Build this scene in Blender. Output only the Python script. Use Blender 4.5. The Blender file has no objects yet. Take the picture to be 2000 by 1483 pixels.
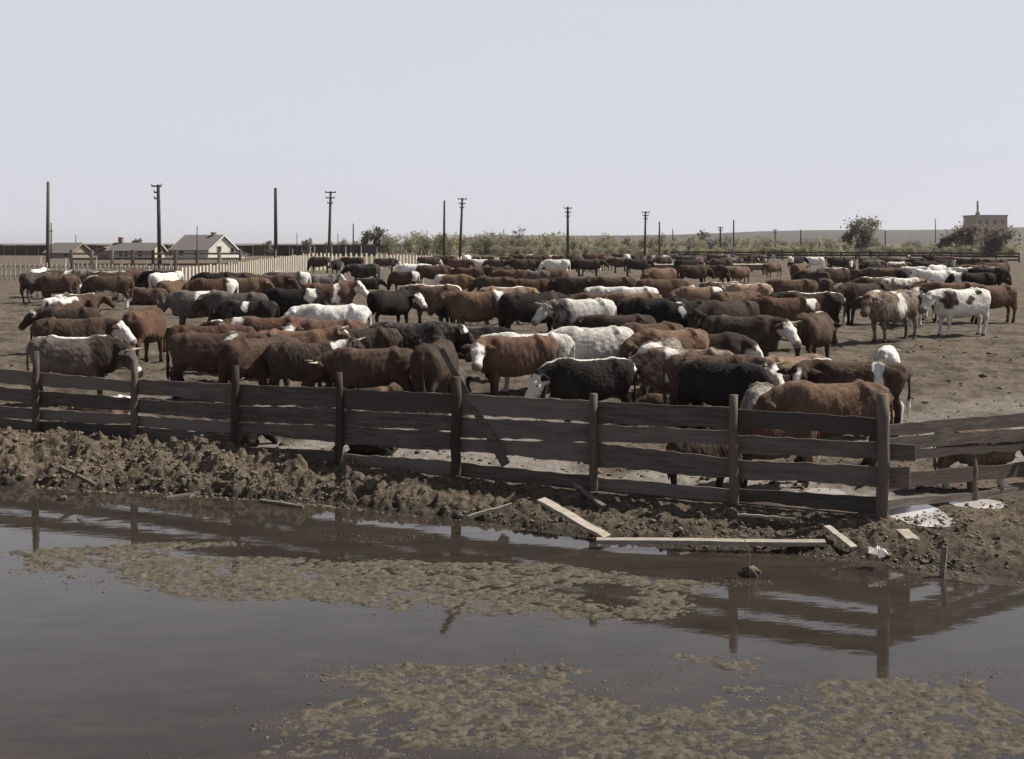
import bpy, math, random
import numpy as np
from mathutils import Vector

S = bpy.context.scene
COL = S.collection
R = math.radians
# ------------------------------------------------------------------ camera, sky, sun, exposure
F, HY, CZ = 2414.0, 475.0, 3.3           # focal length and horizon row in photo pixels (2000 x 1483), camera height
cam = bpy.data.cameras.new('camera'); camo = bpy.data.objects.new('camera', cam); COL.objects.link(camo)
camo.location = (0, 0, CZ); camo.rotation_euler = (R(90), 0, 0)
cam.sensor_width = 36; cam.lens = 36 * F / 2000; cam.shift_y = -(741.5 - HY) / 2000
cam.clip_start = 0.1; cam.clip_end = 20000
S.camera = camo
SUN = Vector((0.95, 0.30, 0)).normalized(); ELEV = R(49)
W = bpy.data.worlds.new('World'); S.world = W; W.use_nodes = True
wn, wl = W.node_tree.nodes, W.node_tree.links
sky = wn.new('ShaderNodeTexSky'); sky.sky_type = 'NISHITA'; sky.sun_disc = False
sky.sun_elevation = ELEV; sky.sun_rotation = math.atan2(SUN.x, SUN.y)
sky.air_density = 1.0; sky.dust_density = 0.35; sky.ozone_density = 1.0; sky.altitude = 600
hs = wn.new('ShaderNodeHueSaturation'); hs.inputs['Saturation'].default_value = 0.32
tint = wn.new('ShaderNodeMix'); tint.data_type = 'RGBA'; tint.blend_type = 'MULTIPLY'; tint.inputs[0].default_value = 1
tint.inputs[7].default_value = (1.0, 0.955, 1.03, 1)
wl.new(sky.outputs[0], hs.inputs['Color']); wl.new(hs.outputs[0], tint.inputs[6])
stc = wn.new('ShaderNodeTexCoord'); sxyz = wn.new('ShaderNodeSeparateXYZ'); wl.new(stc.outputs['Generated'], sxyz.inputs[0])
smr = wn.new('ShaderNodeMapRange'); smr.interpolation_type = 'SMOOTHSTEP'
for i_, v_ in ((1, .19), (2, .42), (3, .88), (4, 0.0)): smr.inputs[i_].default_value = v_
wl.new(sxyz.outputs[2], smr.inputs[0])
svd = wn.new('ShaderNodeVectorMath'); svd.operation = 'DOT_PRODUCT'; wl.new(stc.outputs['Generated'], svd.inputs[0]); svd.inputs[1].default_value = SUN
sm2 = wn.new('ShaderNodeMapRange'); sm2.interpolation_type = 'SMOOTHSTEP'
for i_, v_ in ((1, -.62), (2, -.16), (3, .08), (4, 1.0)): sm2.inputs[i_].default_value = v_
wl.new(svd.outputs['Value'], sm2.inputs[0])
smm = wn.new('ShaderNodeMath'); smm.operation = 'MULTIPLY'; wl.new(smr.outputs[0], smm.inputs[0]); wl.new(sm2.outputs[0], smm.inputs[1])
veil = wn.new('ShaderNodeMix'); veil.data_type = 'RGBA'; veil.inputs[7].default_value = (8.3, 8.45, 9.15, 1)
wl.new(smm.outputs[0], veil.inputs[0]); wl.new(tint.outputs[2], veil.inputs[6])
wl.new(veil.outputs[2], wn['Background'].inputs[0]); wn['Background'].inputs[1].default_value = 0.06
sl = bpy.data.lights.new('sun', 'SUN'); sl.energy = 5.0; sl.angle = R(0.5); sl.color = (1.0, 0.93, 0.81)
so = bpy.data.objects.new('sun', sl); COL.objects.link(so)
so.rotation_euler = Vector((SUN.x * math.cos(ELEV), SUN.y * math.cos(ELEV), math.sin(ELEV))).to_track_quat('Z', 'Y').to_euler()
S.view_settings.view_transform = 'Standard'; S.view_settings.look = 'None'
S.view_settings.exposure = 0.5; S.view_settings.gamma = 1

# ------------------------------------------------------------------ helpers
def mat(name, base, rough=0.85, spec=0.3, n1=None, n2=None, bump=None, attr=None):
    m = bpy.data.materials.new(name); m.use_nodes = True
    nt = m.node_tree; b = nt.nodes['Principled BSDF']
    b.inputs['Base Color'].default_value = (*base, 1); b.inputs['Roughness'].default_value = rough
    b.inputs['Specular IOR Level'].default_value = spec
    return m, nt, b
def nd(nt, t, **kw):
    n = nt.nodes.new(t)
    for k, v in kw.items(): setattr(n, k, v)
    return n
def noise_mat(name, c1, c2, scale=5.0, detail=6, rough=0.9, spec=0.2, stretch=(1, 1, 1), bump=0.3, bscale=None, coord='Object', bdist=0.02):
    m, nt, b = mat(name, c1, rough, spec)
    tc = nd(nt, 'ShaderNodeTexCoord'); mp = nd(nt, 'ShaderNodeMapping'); mp.inputs['Scale'].default_value = stretch
    nt.links.new(tc.outputs[coord], mp.inputs[0])
    no = nd(nt, 'ShaderNodeTexNoise'); no.inputs['Scale'].default_value = scale; no.inputs['Detail'].default_value = detail; no.inputs['Roughness'].default_value = 0.65
    nt.links.new(mp.outputs[0], no.inputs['Vector'])
    oi = nd(nt, 'ShaderNodeObjectInfo')
    ad = nd(nt, 'ShaderNodeMath', operation='MULTIPLY_ADD'); ad.inputs[1].default_value = 0.5; ad.inputs[2].default_value = -0.25
    nt.links.new(oi.outputs['Random'], ad.inputs[0])
    ad2 = nd(nt, 'ShaderNodeMath', operation='ADD'); nt.links.new(no.outputs[0], ad2.inputs[0]); nt.links.new(ad.outputs[0], ad2.inputs[1])
    r = nd(nt, 'ShaderNodeValToRGB'); r.color_ramp.elements[0].position = 0.3; r.color_ramp.elements[1].position = 0.72
    r.color_ramp.elements[0].color = (*c1, 1); r.color_ramp.elements[1].color = (*c2, 1)
    nt.links.new(ad2.outputs[0], r.inputs[0]); nt.links.new(r.outputs[0], b.inputs['Base Color'])
    if bump:
        n2 = nd(nt, 'ShaderNodeTexNoise'); n2.inputs['Scale'].default_value = bscale or scale * 2; n2.inputs['Detail'].default_value = 8
        nt.links.new(mp.outputs[0], n2.inputs['Vector'])
        bp = nd(nt, 'ShaderNodeBump'); bp.inputs['Strength'].default_value = bump; bp.inputs['Distance'].default_value = bdist
        nt.links.new(n2.outputs[0], bp.inputs['Height']); nt.links.new(bp.outputs[0], b.inputs['Normal'])
    return m

def mesh_np(name, V, Fq, smooth=True):
    """numpy verts + faces (n,3 or n,4) -> mesh"""
    V = np.asarray(V, np.float32); Fq = np.asarray(Fq, np.int32)
    me = bpy.data.meshes.new(name); k = Fq.shape[1]
    me.vertices.add(len(V)); me.vertices.foreach_set('co', V.ravel())
    me.loops.add(Fq.size); me.loops.foreach_set('vertex_index', Fq.ravel())
    me.polygons.add(len(Fq)); me.polygons.foreach_set('loop_start', np.arange(0, Fq.size, k, dtype=np.int32))
    me.polygons.foreach_set('use_smooth', np.full(len(Fq), smooth))
    me.update(calc_edges=True); me.validate()
    return me
class MB:
    """collects shapes of ONE part"""
    def __init__(s): s.v = []; s.f = []
    def add(s, V, Fs):
        o = len(s.v); s.v += [tuple(map(float, p)) for p in V]; s.f += [tuple(i + o for i in q) for q in Fs]; return s
    def box8(s, P):  # bottom 4 then top 4, counter clockwise
        return s.add(P, [(3, 2, 1, 0), (4, 5, 6, 7), (0, 1, 5, 4), (1, 2, 6, 5), (2, 3, 7, 6), (3, 0, 4, 7)])
    def box(s, c, d, rz=0.0):
        x, y, z = d[0] / 2, d[1] / 2, d[2] / 2; ca, sa = math.cos(rz), math.sin(rz)
        P = [(-x, -y, -z), (x, -y, -z), (x, y, -z), (-x, y, -z), (-x, -y, z), (x, -y, z), (x, y, z), (-x, y, z)]
        return s.box8([(c[0] + p[0] * ca - p[1] * sa, c[1] + p[0] * sa + p[1] * ca, c[2] + p[2]) for p in P])
    def tube(s, pts, rad, n=8, wob=0.0, rnd=None):
        pts = [Vector(p) for p in pts]; V = []; Fs = []
        for i, p in enumerate(pts):
            d = (pts[min(i + 1, len(pts) - 1)] - pts[max(i - 1, 0)]).normalized()
            a = d.cross(Vector((0, 0, 1)) if abs(d.z) < 0.9 else Vector((1, 0, 0))).normalized(); b = d.cross(a)
            for j in range(n):
                t = 2 * math.pi * j / n; r = rad[i] * (1 + (rnd.uniform(-wob, wob) if rnd else 0))
                V.append(p + a * math.cos(t) * r + b * math.sin(t) * r)
        m = len(pts)
        for i in range(m - 1):
            for j in range(n):
                Fs.append((i * n + j, i * n + (j + 1) % n, (i + 1) * n + (j + 1) % n, (i + 1) * n + j))
        Fs.append(tuple(range(n - 1, -1, -1))); Fs.append(tuple((m - 1) * n + j for j in range(n)))
        return s.add(V, Fs)
    def mesh(s, name, off=(0, 0, 0), smooth=False):
        me = bpy.data.meshes.new(name); me.from_pydata([(p[0] - off[0], p[1] - off[1], p[2] - off[2]) for p in s.v], [], s.f)
        if smooth: me.polygons.foreach_set('use_smooth', [True] * len(me.polygons))
        me.update(); return me
def link(name, me, m=None, parent=None, loc=None):
    o = bpy.data.objects.new(name, me); COL.objects.link(o)
    if m is not None and me is not None and not me.materials: me.materials.append(m)
    if parent: o.parent = parent
    if loc is not None: o.location = loc
    return o
def tag(o, label, cat, group=None, kind=None):
    o['label'] = label; o['category'] = cat
    if group: o['group'] = group
    if kind: o['kind'] = kind
    return o
def thing(name, label, cat, loc=(0, 0, 0), rz=0.0, group=None):
    o = link(name, None); o.location = loc; o.rotation_euler = (0, 0, rz); return tag(o, label, cat, group)
def struct(name, me, m, kind='structure'):
    o = link(name, me, m); o['kind'] = kind; return o
def copy_tree(o, parent=None):
    c = o.copy(); COL.objects.link(c)
    if parent: c.parent = parent
    for ch in [k for k in CH.get(o.name, [])]: copy_tree(ch, c)
    return c
CH = {}
def part(name, mb, m, par, smooth=False, label=None):
    o = link(name, mb.mesh(name, (0, 0, 0), smooth), m, par); CH.setdefault(par.name, []).append(o)
    if label: o['label'] = label
    return o

# lattice noise in numpy
_T = np.random.RandomState(7).rand(256, 256).astype(np.float32)
def vn(x, y):
    xi = np.floor(x).astype(int); yi = np.floor(y).astype(int); fx = x - xi; fy = y - yi
    fx = fx * fx * (3 - 2 * fx); fy = fy * fy * (3 - 2 * fy)
    g = lambda a, b: _T[a & 255, b & 255]
    return (g(xi, yi) * (1 - fx) + g(xi + 1, yi) * fx) * (1 - fy) + (g(xi, yi + 1) * (1 - fx) + g(xi + 1, yi + 1) * fx) * fy
def fbm(x, y, o=4, p=0.5):
    r = 0; a = 1; t = 0
    for i in range(o):
        r = r + a * (vn(x + 17.3 * i, y - 9.1 * i) - 0.5); t += a; a *= p; x = x * 2.03; y = y * 2.03
    return r / t * 2
def sst(a, b, x):
    t = np.clip((x - a) / (b - a), 0, 1); return t * t * (3 - 2 * t)

# ------------------------------------------------------------------ terrain
def base(Y):
    t = 0
    for k in (0.88, 0.94, 1.0, 1.06, 1.12):
        t = t + np.interp(np.asarray(Y) * k, [0, 20, 25, 30, 36, 50, 75, 110, 9000], [0, 0, .12, .4, .65, .8, .9, .9, .9])
    return t / 5
def fence_y(X): return np.where(X < 4.47, 14.9 - .49 * (X - 4.44), 14.88 + .68 * (X - 4.47))
WZ = -0.25
_sh = [(-250, 935), (70, 952), (300, 964), (500, 977), (700, 994), (900, 1014), (1100, 1045), (1300, 1068), (1500, 1076), (1700, 1098), (1950, 1135), (2300, 1175)]
_sy = [F * (CZ - WZ) / (y - HY) for x, y in _sh]; _sx = [(x - 1000) / F * Y for (x, y), Y in zip(_sh, _sy)]
def shore_y(X): return np.interp(X, _sx, _sy)
_patch = [(-4.2, 13.6, 2.6, .8, .75), (-1.9, 13.0, 2.2, 1.0, .95), (.2, 12.8, 1.5, 1.1, 1.1), (1.2, 12.1, .9, .8, .9), (-.6, 11.9, 1.3, .6, .6), (-3.6, 14.6, .8, .25, .8), (-1.6, 14.9, 1.0, .3, .8),
          (-5.2, 13.9, 1.3, .8, .95), (-4.0, 13.0, 1.0, .3, .6), (-2.9, 12.6, 1.3, .35, .65), (-1.2, 10.2, .7, .35, .7), (3.2, 9.6, .9, .5, .7), (-1.6, 9.2, 1.0, .35, .6), (.4, 8.3, 2.6, .4, .8), (1.0, 10.5, 1.2, .35, .6), (3.6, 8.9, .9, .5, .8), (-.9, 8.6, 1.3, .35, .7), (4.0, 10.2, .8, .4, .5), (.0, 9.8, 1.5, .9, 1.0), (1.6, 9.6, 1.5, 1.0, 1.1), (2.6, 9.2, .9, .6, 1.0), (-.4, 9.0, 1.6, .6, .8), (1.2, 8.7, 2.0, .5, .9), (3.0, 8.5, 1.0, .4, .55), (4.1, 13.0, 1.1, .5, .55), (2.3, 12.9, .8, .3, .5), (-2.0, 8.4, 1.0, .25, .35), (5.0, 12.4, .9, .4, .4)]
def terrain(X, Y, fine=True):
    fy = fence_y(X); sy = np.minimum(shore_y(X), fy - .35)
    wob = 0.16 * fbm(X * 1.3, Y * 1.3, 3) if fine else 0
    pen = base(Y) * sst(0, 6, Y - fy)
    t = np.clip((fy - Y) / (fy - sy + wob), 0, 1.0)
    mound = (np.interp(X, [-9, -6.2, -4.4, -3.4, -2.0, 0, 2.5, 5], [.25, .27, .25, .16, .10, .02, .0, .04]))
    bank = mound * np.sin(np.pi * np.clip(t, 0, 1) ** .7) + (-.25) * t ** 1.8
    out = np.clip(sy - Y - wob, 0, None)
    bed = -.25 - .10 * sst(0, .5, out)
    msk = 0
    for (cx, cy, rx, ry, w) in _patch: msk = msk + w * np.exp(-(((X - cx) / rx) ** 2 + ((Y - cy) / ry) ** 2) ** 1.3)
    z = np.where(Y > fy, pen, np.where(Y > sy - wob, bank, bed))
    inb = (Y <= fy)
    if fine:
        bk = inb & (Y > sy - wob)
        n1 = fbm(X * 2.6, Y * 2.6, 5, .62); n2 = np.abs(fbm(X * 6 + 40, Y * 6, 3, .6))
        z = z + np.where(bk, np.interp(X, [-3, 0, 2.5], [1, .72, .42]) * sst(0, .25, np.asarray(t)) * (.24 * n1 + .17 * (n2 - .3) + .045 * fbm(X * 13 + 9, Y * 13, 3, .6)), 0)
        lump = fbm(X * 5.2, Y * 7.5, 4, .62)
        pm = np.clip(msk, 0, 1.15) * (1 + .7 * fbm(X * .9 + 5, Y * 1.2, 3))
        z = z + np.where(~bk & inb, .100 * np.minimum(pm, 1.06) + (.012 * lump + .014 * fbm(X * 8, Y * 11, 2, .6) + .026 * fbm(X * 17, Y * 21, 2, .6)) * sst(.15, .6, pm), 0)
        far = np.clip(30 / np.maximum(Y, 1), 0, 1)
        z = z + np.where(Y > fy, sst(.1, 1.2, Y - fy) * (.035 * fbm(X * .9, Y * .9, 3) + .085 * fbm(X * 3.5, Y * 3.5, 4, .62) * far), 0)
    # the near side, under the camera, rises to a track
    return z + sst(6.8, 4.0, Y) * .6 if not fine else z + sst(6.8, 4.0, Y) * .6
def tz(x, y): return float(terrain(np.array([x]), np.array([y]), False)[0])
def at(px, py, z=None, dz=0.0):
    """the world point on the ground (or at height z) seen at a photo pixel"""
    k = (px - 1000) / F
    if z is not None:
        Y = F * (CZ - z) / (py - HY); return Vector((k * Y, Y, z))
    lo, hi = 6.0, 1500.0
    for _ in range(60):
        m = .5 * (lo + hi)
        if HY + F * (CZ - tz(k * m, m) - dz) / m > py: lo = m
        else: hi = m
    return Vector((k * lo, lo, tz(k * lo, lo)))
def zat(py, Y): return CZ - (py - HY) * Y / F

ys = [4.0]
while ys[-1] < 26: ys.append(ys[-1] + (.05 if ys[-1] < 7.5 else .025 if ys[-1] < 20 else .07))
while ys[-1] < 130: ys.append(ys[-1] * 1.008)
while ys[-1] < 9000: ys.append(ys[-1] * 1.06)
ys = np.array(ys); ks = np.linspace(-.58, .58, 640)
GX = ks[None, :] * np.maximum(ys, 11.0)[:, None]; GY = np.repeat(ys[:, None], len(ks), 1)
GZ = terrain(GX, GY)
# a wet hollow by the corner post
def hollow(X, Y): return np.exp(-((((X - 4.95) / .42) ** 2 + ((Y - 15.2) / .95) ** 2) ** 2)) + np.exp(-((((X - 4.15) / .3) ** 2 + ((Y - 16.4) / .42) ** 2) ** 2)) + np.exp(-((((X - 5.95) / .4) ** 2 + ((Y - 15.75) / .35) ** 2) ** 2))
GH = hollow(GX, GY)
GZ = np.where(GH > .02, GZ * (1 - GH) + GH * (-.05) + 0, GZ)
nr, nc = GX.shape
idx = np.arange(nr * nc).reshape(nr, nc)
gm = mesh_np('ground', np.stack([GX, GY, GZ], -1).reshape(-1, 3), np.stack([idx[:-1, :-1], idx[:-1, 1:], idx[1:, 1:], idx[1:, :-1]], -1).reshape(-1, 4))
D = GY - fence_y(GX)
wet = np.where(D < 0, np.maximum(sst(-.05, -.26, GZ), .55 * sst(-1.5, 1.5, GX) * sst(-.35, .3, fbm(GX * 1.7, GY * 2.4, 3))), 0) * (1 - .75 * sst(.2, .6, sum(w * np.exp(-(((GX - cx) / rx) ** 2 + ((GY - cy) / ry) ** 2) ** 1.3) for (cx, cy, rx, ry, w) in _patch)))
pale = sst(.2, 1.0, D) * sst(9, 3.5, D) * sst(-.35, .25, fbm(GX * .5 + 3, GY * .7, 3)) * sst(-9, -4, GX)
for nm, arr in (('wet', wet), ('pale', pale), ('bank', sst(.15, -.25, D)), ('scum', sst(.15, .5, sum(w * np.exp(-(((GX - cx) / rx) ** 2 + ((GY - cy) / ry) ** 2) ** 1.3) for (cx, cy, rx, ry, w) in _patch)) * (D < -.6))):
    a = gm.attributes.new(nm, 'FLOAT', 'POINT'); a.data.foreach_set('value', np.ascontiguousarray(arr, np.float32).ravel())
m, nt, b = mat('trodden_earth', (.15, .12, .1), .95, .15)
tc = nd(nt, 'ShaderNodeTexCoord')
def nz(scale, det=6, rgh=.6):
    n = nd(nt, 'ShaderNodeTexNoise'); n.inputs['Scale'].default_value = scale; n.inputs['Detail'].default_value = det; n.inputs['Roughness'].default_value = rgh
    nt.links.new(tc.outputs['Object'], n.inputs['Vector']); return n
def ramp(src, *st):
    r = nd(nt, 'ShaderNodeValToRGB'); e = r.color_ramp.elements
    while len(e) < len(st): e.new(.5)
    for i, (p, c) in enumerate(st): e[i].position = p; e[i].color = (*c, 1)
    nt.links.new(src, r.inputs[0]); return r
def mixc(fac, a, c, mode='MIX'):
    x = nd(nt, 'ShaderNodeMix', data_type='RGBA', blend_type=mode)
    if isinstance(fac, float): x.inputs[0].default_value = fac
    else: nt.links.new(fac, x.inputs[0])
    for i, s in ((6, a), (7, c)):
        if isinstance(s, tuple): x.inputs[i].default_value = (*s, 1)
        else: nt.links.new(s, x.inputs[i])
    return x.outputs[2]
def attr(n):
    a = nd(nt, 'ShaderNodeAttribute'); a.attribute_name = n; return a.outputs['Fac']
big = nz(.35, 5); mid = nz(3.2, 7, .7); fin = nz(26, 6, .75)
c = mixc(big.outputs[0], (.100, .080, .061), (.150, .121, .092))
c = mixc(ramp(mid.outputs[0], (.35, (0, 0, 0)), (.65, (1, 1, 1))).outputs[0], c, (.072, .059, .047))
c = mixc(ramp(fin.outputs[0], (.42, (0, 0, 0)), (.62, (1, 1, 1))).outputs[0], c, mixc(.5, c, (.25, .21, .165)))
dung = nz(1.1, 9, .75)
c = mixc(ramp(dung.outputs[0], (.47, (0, 0, 0)), (.58, (1, 1, 1))).outputs[0], c, mixc(.75, c, (.045, .036, .028)))
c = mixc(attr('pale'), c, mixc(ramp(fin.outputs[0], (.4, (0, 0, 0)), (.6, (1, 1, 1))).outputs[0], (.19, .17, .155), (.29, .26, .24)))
c = mixc(attr('bank'), c, mixc(ramp(nz(9, 8, .7).outputs[0], (.38, (0, 0, 0)), (.66, (1, 1, 1))).outputs[0], (.055, .043, .032), (.21, .172, .13)))
c = mixc(attr('scum'), c, mixc(ramp(nz(14, 8, .7).outputs[0], (.36, (0, 0, 0)), (.62, (1, 1, 1))).outputs[0], (.075, .064, .050), (.205, .18, .142)))
c = mixc(attr('wet'), c, (.045, .036, .028))
nt.links.new(c, b.inputs['Base Color'])
rr = nd(nt, 'ShaderNodeMath', operation='MULTIPLY_ADD'); rr.inputs[1].default_value = -.35; rr.inputs[2].default_value = .95
nt.links.new(attr('wet'), rr.inputs[0]); nt.links.new(rr.outputs[0], b.inputs['Roughness'])
bp = nd(nt, 'ShaderNodeBump'); bp.inputs['Strength'].default_value = .9; bp.inputs['Distance'].default_value = .05
hsum = nd(nt, 'ShaderNodeMath', operation='ADD'); nt.links.new(mid.outputs[0], hsum.inputs[0]); nt.links.new(fin.outputs[0], hsum.inputs[1])
nt.links.new(hsum.outputs[0], bp.inputs['Height']); nt.links.new(bp.outputs[0], b.inputs['Normal'])
M_GROUND = m
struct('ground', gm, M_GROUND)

# ditch water, one still sheet
m, nt, b = mat('ditch_water', (.030, .025, .020), .03, .5); b.inputs['IOR'].default_value = 1.33
tc = nd(nt, 'ShaderNodeTexCoord'); mp = nd(nt, 'ShaderNodeMapping'); mp.inputs['Scale'].default_value = (1, 2.2, 1); nt.links.new(tc.outputs['Object'], mp.inputs[0])
n1 = nd(nt, 'ShaderNodeTexNoise'); n1.inputs['Scale'].default_value = 3.0; n1.inputs['Detail'].default_value = 3; nt.links.new(mp.outputs[0], n1.inputs[0])
bp = nd(nt, 'ShaderNodeBump'); bp.inputs['Strength'].default_value = .022; bp.inputs['Distance'].default_value = .05
nt.links.new(n1.outputs[0], bp.inputs['Height']); nt.links.new(bp.outputs[0], b.inputs['Normal'])
n2 = nd(nt, 'ShaderNodeTexNoise'); n2.inputs['Scale'].default_value = 1.3; n2.inputs['Detail'].default_value = 7; n2.inputs['Roughness'].default_value = .7; nt.links.new(mp.outputs[0], n2.inputs[0])
r = nd(nt, 'ShaderNodeValToRGB'); r.color_ramp.elements[0].position = .42; r.color_ramp.elements[1].position = .75
r.color_ramp.elements[0].color = (.028, .023, .019, 1); r.color_ramp.elements[1].color = (.046, .038, .030, 1)
nt.links.new(n2.outputs[0], r.inputs[0]); nt.links.new(r.outputs[0], b.inputs['Base Color'])
M_WATER = m
struct('ditch_water', MB().add([(-16, 4, WZ), (16, 4, WZ), (16, 13.2, WZ), (-16, 22.5, WZ)], [(0, 1, 2, 3)]).mesh('ditch_water'), M_WATER)
m, nt, b = mat('pale_water', (.42, .40, .40), .08, .5)  # pale base colour painted in for the sky's reflection on the puddles
pb = MB()
for (cx, cy, rx, ry) in ((4.95, 15.2, .42, .95), (4.15, 16.4, .3, .42), (5.95, 15.75, .4, .35)):
    pts = []
    for k in range(48):
        a = k * math.pi / 24; rr_ = .86 + .16 * float(fbm(np.array([cx + math.cos(a) * 1.7]), np.array([cy + math.sin(a) * 1.7]), 3)[0])
        ca, sa = math.cos(a), math.sin(a); q = (abs(ca) ** 3 + abs(sa) ** 3) ** (-1 / 3)
        pts.append((cx + rx * rr_ * ca * min(q, 1.12), cy + ry * rr_ * sa * min(q, 1.12), -.02))
    pb.add(pts, [tuple(range(48))])
struct('puddle', pb.mesh('puddle'), m)

# hills
def ridge_px(px): return np.interp(px, [-900, 300, 760, 870, 950, 1100, 1300, 1400, 1500, 1600, 1700, 1850, 1950, 2100, 2700], [479, 478, 477, 470, 461, 461, 460, 457, 453, 451, 451, 450, 446, 444, 447])
hx = np.linspace(-.75, .75, 300); hy = np.linspace(1100, 3400, 40)
HX = hx[None] * hy[:, None]; HYY = np.repeat(hy[:, None], 300, 1)
rz = CZ + (HY - ridge_px(1000 + hx * F)) * 2600 / F
prof = sst(1100, 2500, hy) * (1 - .3 * sst(2600, 3400, hy))
HZ = np.maximum(rz[None], .3) * prof[:, None] + fbm(HX / 160, HYY / 160, 4) * 1.6 * prof[:, None] - .3
i2 = np.arange(HX.size).reshape(HX.shape)
hm = mesh_np('hills', np.stack([HX, HYY, HZ], -1).reshape(-1, 3), np.stack([i2[:-1, :-1], i2[:-1, 1:], i2[1:, 1:], i2[1:, :-1]], -1).reshape(-1, 4))
struct('hills', hm, noise_mat('hill_grass', (.052, .049, .041), (.098, .090, .076), .012, 8, bump=0))

# ------------------------------------------------------------------ clods on the bank and in the pen (nobody could count them)
def lump_mesh(name, pts, sizes, rs, sub, flat=1.0):
    import bmesh
    bm = bmesh.new(); bmesh.ops.create_icosphere(bm, subdivisions=sub, radius=1); bv = np.array([v.co[:] for v in bm.verts]); bf = np.array([[v.index for v in f.verts] for f in bm.faces]); bm.free()
    Vs, Fs = [], []
    for i, (p, s) in enumerate(zip(pts, sizes)):
        q = (bv + .55 * (rs.rand(len(bv), 3) - .5)) * np.array([s * rs.uniform(.8, 1.5), s * rs.uniform(.8, 1.5), s * rs.uniform(.45, .9) * flat])
        a = rs.uniform(0, 6.28); ca, sa = math.cos(a), math.sin(a)
        q = np.stack([q[:, 0] * ca - q[:, 1] * sa, q[:, 0] * sa + q[:, 1] * ca, q[:, 2]], -1)
        Vs.append(q + p); Fs.append(bf + i * len(bv))
    return mesh_np(name, np.concatenate(Vs), np.concatenate(Fs), True)
rs = np.random.RandomState(3)
n = 15000; px = rs.uniform(-9.5, 6.5, n); t = rs.beta(1.5, 1.1, n); fy = fence_y(px); sy = shore_y(px); py = fy - .12 - t * (fy - sy) * 1.02
keep = fbm(px * 1.1, py * 2, 3) + .25 * (px < -2) > rs.uniform(-.5, .6, n)
px, py = px[keep], py[keep]; pz = terrain(px, py)
sz = np.exp(rs.normal(-4.55, .5, len(px))) * np.where(px < -2.5, 1.35, 1.0)
M_CLOD = noise_mat('dry_manure', (.075, .06, .045), (.22, .18, .135), 11, 8, bump=.8, bscale=40, bdist=.03)
struct('mud_clods', lump_mesh('mud_clods', np.stack([px, py, pz], -1), np.clip(sz, .005, .055), rs, 1), M_CLOD, 'stuff')
n = 5200; kk = rs.uniform(-.45, .45, n); Yp = 1 / rs.uniform(1 / 70, 1 / 16.5, n); Xp = kk * Yp
keep = Yp > fence_y(Xp) + .3; Xp, Yp = Xp[keep], Yp[keep]
struct('pen_clods', lump_mesh('pen_clods', np.stack([Xp, Yp, terrain(Xp, Yp)], -1), np.exp(rs.normal(-3.9, .5, len(Xp))), rs, 1), noise_mat('pen_manure', (.07, .055, .04), (.21, .17, .13), 6, 6, bump=0), 'stuff')
# floating clumps on the ditch
n = 15000; c = rs.randint(0, len(_patch), n); px = np.array([_patch[i][0] for i in c]) + rs.normal(0, .5, n) * np.array([_patch[i][2] for i in c]); py = np.array([_patch[i][1] for i in c]) + rs.normal(0, .5, n) * np.array([_patch[i][3] for i in c])
mk = sum(w * np.exp(-(((px - cx) / rx) ** 2 + ((py - cy) / ry) ** 2) ** 1.3) for (cx, cy, rx, ry, w) in _patch)
keep = (mk > .5) & (py < shore_y(px) - .1) & (py > 7.4) & (fbm(px * 2, py * 3, 3) > rs.uniform(-.6, .5, n)); px, py = px[keep], py[keep]
struct('floating_scum', lump_mesh('floating_scum', np.stack([px, py, np.full(len(px), WZ)], -1), np.exp(rs.normal(-5.0, .35, len(px))), rs, 1, .5), noise_mat('wet_scum', (.10, .085, .064), (.20, .172, .132), 8, 6, rough=.8, bump=.4), 'stuff')

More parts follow.
